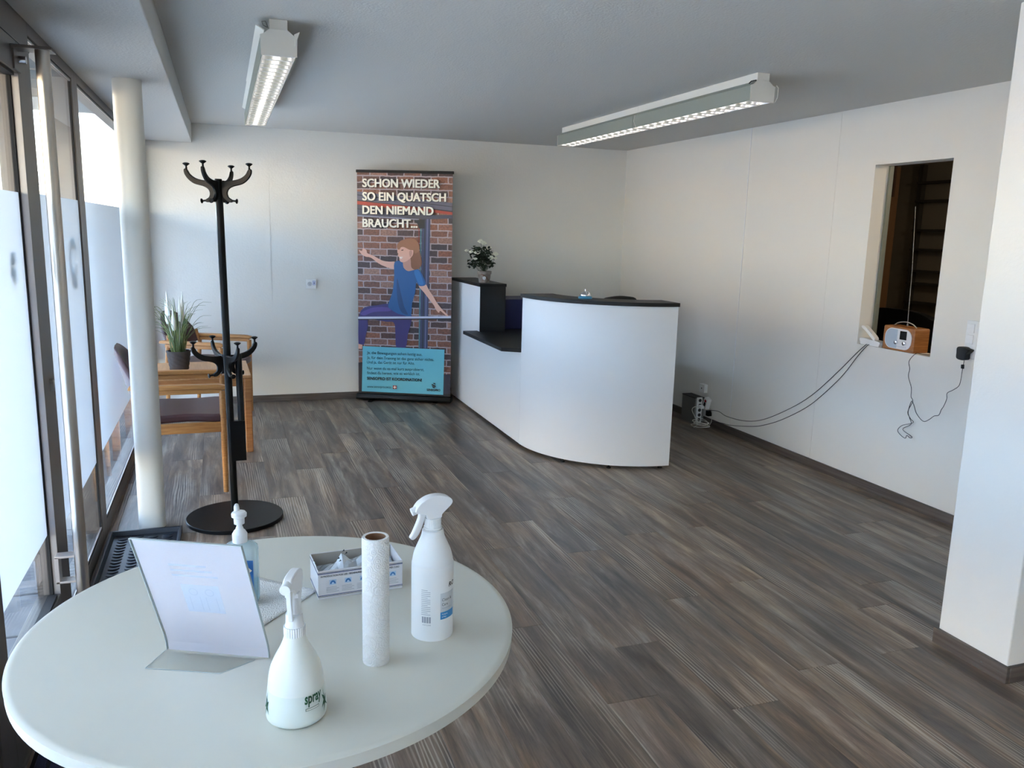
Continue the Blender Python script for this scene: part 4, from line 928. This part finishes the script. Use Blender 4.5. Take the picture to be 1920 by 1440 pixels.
# torn rim
tr_ = MB()
pts = [(0, h_)]; yk = 0
for i in range(18): pts.append((d_*(i+.5)/18, h_+random.uniform(-.002, .0045)))
pts += [(d_, h_), (d_, h_-.004), (0, h_-.004)]
tr_.prism(pts, -.0006, .0008, 'x')
tr_.build('torn_edge', M('torn_card', (240, 240, 240), .8), t)
for z0, hh, mm in ((h_-.0085, .0016, m_navy), (h_-.0055, .0008, m_ink), (.008, .0014, m_navy), (.0055, .0008, m_ink)):
    MB().box(-.0004, w_+.0004, -.0006, -.0002, z0, z0+hh).box(-.0006, -.0002, -.0004, d_, z0, z0+hh).build('stripe', mm, t)
v, f = text_mb('INTRODUCTION FOR USE / BEDIENUNGSANLEITUNG / ISTRUZIONE PER L\'USO', w_*.93, .0042, .02)
MB().add([(a+.006, -.0007, b+h_-.0165) for a, b in v], f).build('box_lettering', m_ink, t)
for k in range(5):
    x_ = .034+k*.036
    MB().box(x_-.008, x_+.008, -.0006, -.0003, .034, .046).build('pictogram', M('pictogram_blue', (186, 212, 236), .5), t)
    pp = [(x_+.0065*math.cos(a)*(1 if j == 0 else .5), .036+.0085*math.sin(a)*(1 if j == 0 else .5)) for j in (0, 1) for a in ([i*PI/8 for i in range(9)] if j == 0 else [i*PI/8 for i in range(8, -1, -1)])]
    MB().prism(pp, -.0009, -.0006, 'y').build('pictogram', M('pictogram_dark', (60, 120, 180), .5), t)
    for q in range(4): MB().box(x_-.015, x_+.014-(q % 2)*.005, -.0006, -.0003, .016+q*.0038, .0166+q*.0038).build('small_print', m_inkg, t)
MB().box(.004, w_-.004, .004, d_-.004, .002, .030).build('face_masks', M('mask_blue_grey', (170, 184, 198), .8), t, bevel=.004)
fo = MB(); n = 16; m_ = 8; vs = []; fs = []; random.seed(5)
for j in range(m_+1):
    for i in range(n+1):
        a, b = i/n, j/m_; z = .036+.024*math.sin(a*PI)*(1-abs(b-.5))+.030*math.exp(-((a-.33)**2/.006+(b-.45)**2/.05))+.018*math.exp(-((a-.62)**2/.01+(b-.6)**2/.05))+random.uniform(-.0035, .0035)+.014*math.exp(-((a-.9)**2/.01))
        vs.append((.005+a*(w_-.01), .006+b*(d_-.012), z))
for j in range(m_):
    for i in range(n): q = j*(n+1)+i; fs.append((q, q+1, q+n+2, q+n+1))
fo.add(vs, fs).build('plastic_wrap', M('wrap_foil', (196, 206, 216), .22, coat=.5), t)
for q in ((.068, .045, .098), (.074, .043, .092), (.055, .04, .082), (.058, .036, .077)):
    MB().prism([(q[0]-.003, q[2]-.002), (q[0]+.003, q[2]-.001), (q[0]+.001, q[2]+.003)], q[1]-.004, q[1]-.0035, 'y').build('wrap_print', m_ink, t)

# sign holder
SA = math.atan2(-.438, .9)
m_spap = bpy.data.materials.new('sign_paper'); m_spap.use_nodes = True; N = m_spap.node_tree.nodes; N.clear()
so_ = N.new('ShaderNodeOutputMaterial'); sx_ = N.new('ShaderNodeMixShader'); s1 = N.new('ShaderNodeBsdfDiffuse'); s2 = N.new('ShaderNodeBsdfTranslucent'); s1.inputs[0].default_value = (.88, .86, .90, 1); s2.inputs[0].default_value = (.88, .86, .90, 1); sx_.inputs[0].default_value = .35
m_spap.node_tree.links.new(s1.outputs[0], sx_.inputs[1]); m_spap.node_tree.links.new(s2.outputs[0], sx_.inputs[2]); m_spap.node_tree.links.new(sx_.outputs[0], so_.inputs[0])
t = thing('sign_holder', 'clear acrylic sign stand holding a white paper, leaning towards the viewer', 'sign holder', (-.140, 1.678, TZ), SA)
# local: x along the width, -y towards the viewer
W_ = .219; tl = math.radians(22); Lh = .302; rb = .03
def ln(s, off=0):
    """point on the leaning sheet profile at arc length s: foot bend first, then a straight rise"""
    if s < rb: a = s/rb; return (0.006*math.sin(a*PI/2)*0+.004*(1-a)-off*0, .0008+s*.95)
    return (-(s-rb)*math.sin(tl)-.0, .0008+rb*.95+(s-rb)*math.cos(tl))
prof = [ln(Lh*i/14) for i in range(15)]
def sheet(off, th, x0, x1, s0=0, s1=14):
    q = prof[s0:s1+1]; vs = []; fs = []
    for y_, z_ in q:
        for x_ in (x0, x1):
            for o2 in (off, off+th): vs.append((x_, y_+o2*math.cos(tl), z_+o2*math.sin(tl)))
    for i in range(len(q)-1):
        a = i*4; b = a+4
        fs += [(a, a+2, b+2, b), (a+1, b+1, b+3, a+3), (a, b, b+1, a+1), (a+2, a+3, b+3, b+2)]
    e = (len(q)-1)*4; fs += [(0, 1, 3, 2), (e, e+2, e+3, e+1)]
    return MB().add(vs, fs)
sheet(-.0032, .0012, 0, W_).build('front_sheet', m_acryl, t)
sheet(.0012, .0012, 0, W_).build('rear_sheet', m_acryl, t)
sheet(-.0008, .0004, .004, W_-.001, 0, 14).build('paper_sheet', m_spap, t)
MB().prism([(0, -.002), (-.002, -.074), (.150, -.069), (W_-.025, -.010), (W_, -.002)], .0002, .0022).build('foot_plate', m_acryl, t)
MB().tube([(0, -.002, .0012), (-.002, -.074, .0012), (.150, -.069, .0012), (W_-.025, -.010, .0012)], .0007, 4).build('foot_edge', M('acrylic_edge', (186, 196, 196), .2), t)
for sx in (0, W_-.0012): sheet(-.0034, .0062, sx, sx+.0012).build('edge_strip', M('acrylic_edge', (186, 196, 196), .2), t)
q = prof[-1]; MB().box(0, W_, q[0]-.0035, q[0]+.0030, q[1]-.001, q[1]+.0005).build('edge_strip', M('acrylic_edge', (186, 196, 196), .2), t)
# faint print showing through the paper
def onsheet(a, b): # a across (0..1), b up (0..1)
    s = Lh*b; y_, z_ = ln(s); return (a*W_, y_-.00105, z_)
m_faint = M('show_through_print', (212, 220, 234), .7); m_faint2 = M('show_through_line', (196, 206, 222), .7)
def quad(a0, a1, b0_, b1_, m, nm='paper_print', d=0):
    p = [onsheet(a0, b0_), onsheet(a1, b0_), onsheet(a1, b1_), onsheet(a0, b1_)]; MB().add([(x_, y_-d, z_) for x_, y_, z_ in p], [(0, 1, 2, 3)]).build(nm, m, t)
quad(.33, .68, .38, .63, m_faint)
for cx_ in (.43, .58):
    vs = []; nn = 20
    for k in range(nn):
        a = 2*PI*k/nn
        for rr in (.032, .026): vs.append((cx_+rr*math.cos(a)*1.3, .565+rr*math.sin(a)))
    p = [onsheet(a, b) for a, b in vs]; MB().add([(x_, y_-.0001, z_) for x_, y_, z_ in p], [(2*k, 2*k+1, (2*k+3) % (2*nn), (2*k+2) % (2*nn)) for k in range(nn)]).build('paper_print', m_faint2, t)
    for dx in (-.05, .045): quad(cx_+dx, cx_+dx+.007, .40, .52, m_faint2, d=.0001)
for k in range(3): quad(.28, .70-.04*k, .70+.045*k, .715+.045*k, m_faint, d=.0)

# ------------------------------------------------------------------ hatch niche, radio, phone
m_dark = M('hatch_frame_grey', (120, 124, 112), .5)
struct(MB().box(XR+.105, XR+T_+.004, ny1-.016, ny1-.001, nz0+.001, nz1-.001).box(XR+.105, XR+T_+.004, ny0+.001, ny0+.016, nz0+.001, nz1-.001).build('window_5', m_dark), 'grey frame in the wall hatch')
struct(MB().box(XR+T_+.001, XR+T_+.03, 2.6, 6.4, .0, nz0-.01).build('trim_8', M('backroom_wall', (118, 108, 92), .9)), 'wall below the hatch in the back room')
br_ = struct(MB().box(6.3, 6.4, 2.3, 6.6, 0, H).box(XR+T_, 6.4, 6.5, 6.6, 0, H).box(XR+T_, 6.4, 2.2, 2.3, 0, H).build('wall_backroom', M('backroom_wall', (118, 108, 92), .9)), 'walls of the dim room behind the hatch')
m_rack = M('rack_rail', (52, 48, 40), .7)
ld = bpy.data.lights.new('backroom_fill', 'POINT'); ld.energy = 4.5; ld.color = (1, .82, .6); ld.shadow_soft_size = .12  # unseen fill light added to brighten the room behind the hatch
lo_ = bpy.data.objects.new('backroom_fill', ld); C.objects.link(lo_); lo_.location = (5.0, 2.9, 2.25)
rk = thing('storage_rack', 'dim wall rack with level rails in the room behind the hatch', 'rack', (6.22, 4.6, 0))
for z in (1.0, 1.18, 1.3, 1.5, 1.68, 1.95, 2.12): MB().box(0, .07, -1.2, 1.6, z, z+.022).build('rail', m_rack, rk)
for y in (-1.2, .15, 1.57): MB().box(.03, .08, y, y+.05, 0, 2.3).build('upright', m_rack, rk)
MB().box(-.10, .0, -.1, .5, 1.32, 1.36).box(-.1, 0, 0, .4, 1.26, 1.29).build('shelf', M('rack_shelf', (70, 54, 38), .7), rk)
t = thing('wooden_post', 'brown wooden door post in the room behind the hatch', 'post', (5.35, 5.62, 0))
MB().box(0, .10, 0, .16, 0, 2.2).build('post', M('brown_post', (110, 78, 46), .6), t, bevel=.004)
MB().box(-.02, .0, -.06, .2, 1.95, 2.25).build('head_board', M('dark_board', (72, 46, 30), .6), t)
t = thing('swivel_chair', 'black padded chair back behind the radio in the back room', 'chair', (4.55, 4.55, 0))
MB().prism(closed([(-.30, 1.02), (-.28, 1.06), (-.1, 1.10), (.2, 1.10), (.36, 1.06), (.38, .98), (.2, .62), (-.2, .62)], 4), 0, .06, 'x').build('backrest', m_bplast, t, bevel=.01)
MB().box(-.1, .45, -.24, .28, .42, .50).build('seat', m_bplast, t, bevel=.02)
MB().tube([(.15, 0, 0), (.15, 0, .42)], [.03, .025], 12).box(-.1, .4, -.02, .02, 0, .04).box(.13, .17, -.25, .25, 0, .04).build('base', m_bmetal, t)
# radio
t = thing('table_radio', 'wooden table radio with white front and long aerial on the hatch sill', 'radio', (3.868, 3.864, nz0), 0)
m_rw = M('radio_wood', (176, 116, 62), .4, var=(10, (150, 92, 44), (1, 2, 12)))
MB().prism(closed([(-.121, .0), (-.122, .01), (-.122, .138), (-.116, .147), (.116, .147), (.122, .138), (.122, .01), (.121, 0)], 1), 0, .115, 'x').build('cabinet', m_rw, t, bevel=.004)
def rr_(w, h, r, n=8, cx=0, cz=0):
    o = []
    for sx, sy, a0 in ((1, 1, 0), (-1, 1, PI/2), (-1, -1, PI), (1, -1, 1.5*PI)):
        for k in range(n+1): a = a0+PI/2*k/n; o.append((cx+sx*(w-r)+r*math.cos(a), cz+sy*(h-r)+r*math.sin(a)))
    return o
MB().prism(rr_(.104, .062, .052, cz=.0735), -.004, .001, 'x').build('front_panel', M('radio_front_rim', (226, 226, 228), .4), t, bevel=.001)
pl = rr_(.099, .057, .048, cz=.0735)
MB().prism([p for p in pl if p[0] > .008]+[(.006, .0165), (.006, .1305)] if False else [(.006, .1305)]+[p for p in pl if p[0] > .01 and p[1] > .0735][::-1]+[p for p in pl if p[0] > .01 and p[1] <= .0735][::-1]+[(.006, .0165)], -.005, -.003, 'x').build('speaker_grille', M('radio_grille', (176, 190, 204), .6), t)
MB().box(-.006, -.003, -.066, -.014, .072, .124).build('screen', M('radio_screen', (16, 16, 18), .2), t, bevel=.001)
for y in (.008, -.056): MB().lathe([(.0125, 0), (.012, .010), (.009, .012), (0, .012)], 24, Matrix.Translation((-.004, y, .052)) @ Matrix.Rotation(-PI/2, 4, 'Y')).build('knob', m_chrome, t, smooth=40)
for y in range(5): MB().box(-.005, -.0038, -.07+y*.016, -.06+y*.016, .026, .031).build('button', M('radio_button', (200, 204, 214), .5), t)
MB().tube(bezier([(.05, .095, .146), (.05, .06, .166), (.05, 0, .175), (.05, -.05, .166), (.05, -.085, .146)], 6), .0035, 8).build('handle', M('radio_handle', (190, 182, 170), .3, .6), t, smooth=50)
MB().tube([(.09, .028, .147), (.09, .03, .16)], .006, 10).tube([(.09, .03, .16), (.088, .04, .48), (.086, .068, .868)], [.0026, .002, .0014], 8).build('aerial', M('aerial_metal', (150, 146, 138), .45, .7), t, smooth=50)
# phone
t = thing('desk_phone', 'white cordless phone standing in its charging base on the hatch sill', 'phone', (3.90, 4.105, nz0), 0)
MB().prism(closed([(-.085, .004), (-.075, .0), (.06, .0), (.075, .012), (.083, .036), (.05, .042), (-.02, .036), (-.088, .030)], 4), -.028, .03, 'x').build('charging_base', m_wplast, t, bevel=.004)
MB().prism(closed([(-.040, .040), (-.028, .034), (.045, .086), (.080, .104), (.083, .116), (.072, .120), (.05, .114), (-.030, .060)], 4), -.022, .012, 'x').build('handset', m_wplast, t, bevel=.004)
MB().prism([(-.01, .074), (.03, .10), (.028, .104), (-.014, .078)], -.0232, -.0222, 'x').build('keypad', M('phone_grey', (190, 196, 200), .5), t)

# switch plate
t = thing('switch_plate', 'white double light switch plate with socket beside the hatch', 'light switch', (XR, 3.334, 1.062))
MB().box(-.010, 0, -.043, .043, -.105, .105).build('plate', m_wplast, t, bevel=.003)
for z in (.037, -.024): MB().box(-.016, -.010, -.012, .036, z-.0, z+.050).build('rocker', m_wgloss, t, bevel=.002)
# power adapter and its cord
t = thing('power_adapter', 'black plug-in power adapter with thin black cord under the switch plate', 'power adapter', (XR, 3.352, .985))
MB().prism(closed([(-.030, -.033), (-.036, .0), (-.034, .032), (.005, .036), (.022, .030), (.046, .024), (.034, .008), (.024, -.004), (.020, -.034)], 3), -.050, -.010, 'x', Matrix.Rotation(0, 4, 'Z') @ Matrix.Scale(-1, 4, (0, 1, 0))).build('adapter_body', m_bplast, t, bevel=.004)
MB().prism([(-.008, -.085), (.006, -.085), (.008, -.063), (-.006, -.061)], -.036, -.024, 'x').build('ferrite_bead', m_bplast, t, bevel=.002)
c2 = [(3.352, .952), (3.352, .93), (3.354, .90), (3.357, .875), (3.357, .836), (3.364, .8), (3.397, .772), (3.435, .745), (3.432, .714), (3.448, .668), (3.461, .643), (3.472, .61), (3.505, .597), (3.537, .568), (3.575, .55), (3.63, .583), (3.656, .628), (3.676, .650), (3.694, .582), (3.678, .548), (3.66, .512), (3.72, .467), (3.645, .44), (3.656, .429), (3.683, .438), (3.693, .418), (3.734, .432), (3.757, .454), (3.725, .49), (3.669, .513), (3.646, .529), (3.669, .544), (3.695, .579), (3.672, .640), (3.671, .660), (3.684, .676), (3.692, .729), (3.722, .791), (3.718, .838), (3.731, .883), (3.706, .924)]
pts = [(3.836-XR-.001*(i % 3), y-3.352, z-.985) for i, (y, z) in enumerate(c2)]+[(.012, 3.676-3.352, .931-.985), (.06, 3.66-3.352, .930-.985), (.11, 3.70-3.352, .935-.985)]
pts[-4] = (-.004, pts[-4][1], .931-.985)
MB().tube(bezier(pts, 4), .0018, 6).build('cord', m_cable, t, smooth=60)
# phone cords along the wall
def cord(lab, pts, m=m_cable, r=.0022, name='cable', cat='cable'):
    return tag(MB().tube(bezier(pts, 6), r, 6).build(name, m, smooth=60), lab, cat)
xw = XR-.006
cord('upper thin black cord sagging from the phone to the corner plugs', [(3.93, 4.13, .929), (3.875, 4.12, .929), (3.854, 4.115, .922)]+[(xw, y, z) for y, z in ((4.193, .852), (4.346, .702), (4.557, .515), (4.771, .373), (5.064, .222), (5.295, .155), (5.549, .135))]+[(3.842, 5.66, .155), (3.80, 5.735, .15)])
cord('lower thin black cord sagging from the phone to the skirting', [(3.93, 4.10, .929), (3.875, 4.10, .929), (3.853, 4.10, .920)]+[(xw-.002, y, z) for y, z in ((4.167, .846), (4.296, .685), (4.505, .490), (4.657, .380), (4.88, .255), (5.093, .165), (5.259, .120), (5.491, .075))]+[(3.84, 5.6, .069), (3.835, 5.7, .05), (3.80, 5.74, .02)])
# socket, cable duct and plugs near the corner
t = thing('corner_socket', 'small white wall socket above the cable box near the corner', 'socket', (XR, 5.905, .305))
MB().box(-.035, 0, -.038, .038, -.036, .036).build('box', m_wplast, t, bevel=.002); MB().cyl((-.035, .0, .0), (-.037, .0, .0), .006, 12).build('hole', m_bplast, t)
t = thing('cable_box', 'small grey metal cable box standing on the floor by the right wall', 'cable box', (3.755, 5.98, 0))
MB().box(0, .09, -.10, .11, 0, .222).build('housing', M('box_grey', (120, 120, 118), .6), t, bevel=.002)
MB().box(-.002, .092, -.102, .112, .222, .228).build('lid', M('box_dark', (40, 38, 36), .6), t)
t = thing('power_strip', 'white upright power strip full of plugs against the cable box', 'power strip', (3.765, 5.862, .005))
MB().box(0, .05, -.0, .014, 0, .228).build('strip_body', m_wplast, t, bevel=.003)
for k in range(5): MB().lathe([(.014, 0), (.014, .003), (.009, .003), (.009, .001), (0, .001)], 16, Matrix.Translation((.025, -.0005, .035+k*.042)) @ Matrix.Rotation(PI/2, 4, 'X')).build('outlet', M('outlet_dark', (60, 60, 62), .6), t)
MB().box(.005, .04, -.05, -.003, .140, .166).build('white_plug', m_wplast, t, bevel=.003)
t = thing('network_switch', 'white angled plug block with red and black ports by the cable box', 'adapter', (3.80, 5.815, .16), 0)
MB().box(0, .04, -.025, .025, -.01, .085, Matrix.Rotation(.35, 4, 'X')).build('body', m_wplast, t, bevel=.002)
MB().box(-.003, .0, -.012, .012, .05, .07, Matrix.Rotation(.35, 4, 'X')).build('red_port', M('port_red', (150, 30, 30), .5), t)
MB().box(-.003, .0, -.012, .012, .012, .045, Matrix.Rotation(.35, 4, 'X')).build('black_port', m_bplast, t)
MB().box(.0, .035, -.075, -.035, -.065, -.02).build('black_plug', m_bplast, t, bevel=.002)
cord('white cord looping from the power strip plug down to the floor', [(3.775, 5.81, .16), (3.74, 5.86, .155), (3.73, 5.88, .12), (3.75, 5.84, .05), (3.74, 5.80, .012), (3.70, 5.78, .006), (3.67, 5.74, .006)], m_wcable, .003)
lp = []
for k in range(34): a = k*.62; lp.append((3.735+.055*math.cos(a)+.012*math.sin(k), 5.745+.085*math.sin(a)+.012*math.cos(k*1.7), .008+.0018*k))
cord('tangled coil of white cable on the floor by the right wall', lp, m_wcable, .003)
cord('short white cord rising from the floor coil to the plug block', [(3.75, 5.70, .01), (3.79, 5.68, .05), (3.81, 5.70, .12), (3.82, 5.74, .16)], m_wcable, .0022)

# alike things carry one group
GR = {'armchair': 'beech armchairs at the low table', 'louvre_ceiling_light': 'louvred ceiling lights', 'spray_bottle': 'spray bottles on the round table',
      'wooden_planter': 'planters outside', 'bare_tree': 'bare trees outside', 'canopy_post': 'canopy posts outside', 'house': 'unseen houses added across the road for bounce light'}
for o in bpy.data.objects:
    if o.parent is None and 'category' in o:
        k = o.name.split('.')[0]
        if k in GR: o['group'] = GR[k]
        elif k == 'cable': o['group'] = 'white cables by the power strip' if 'white' in o['label'] else 'black phone cords on the right wall'
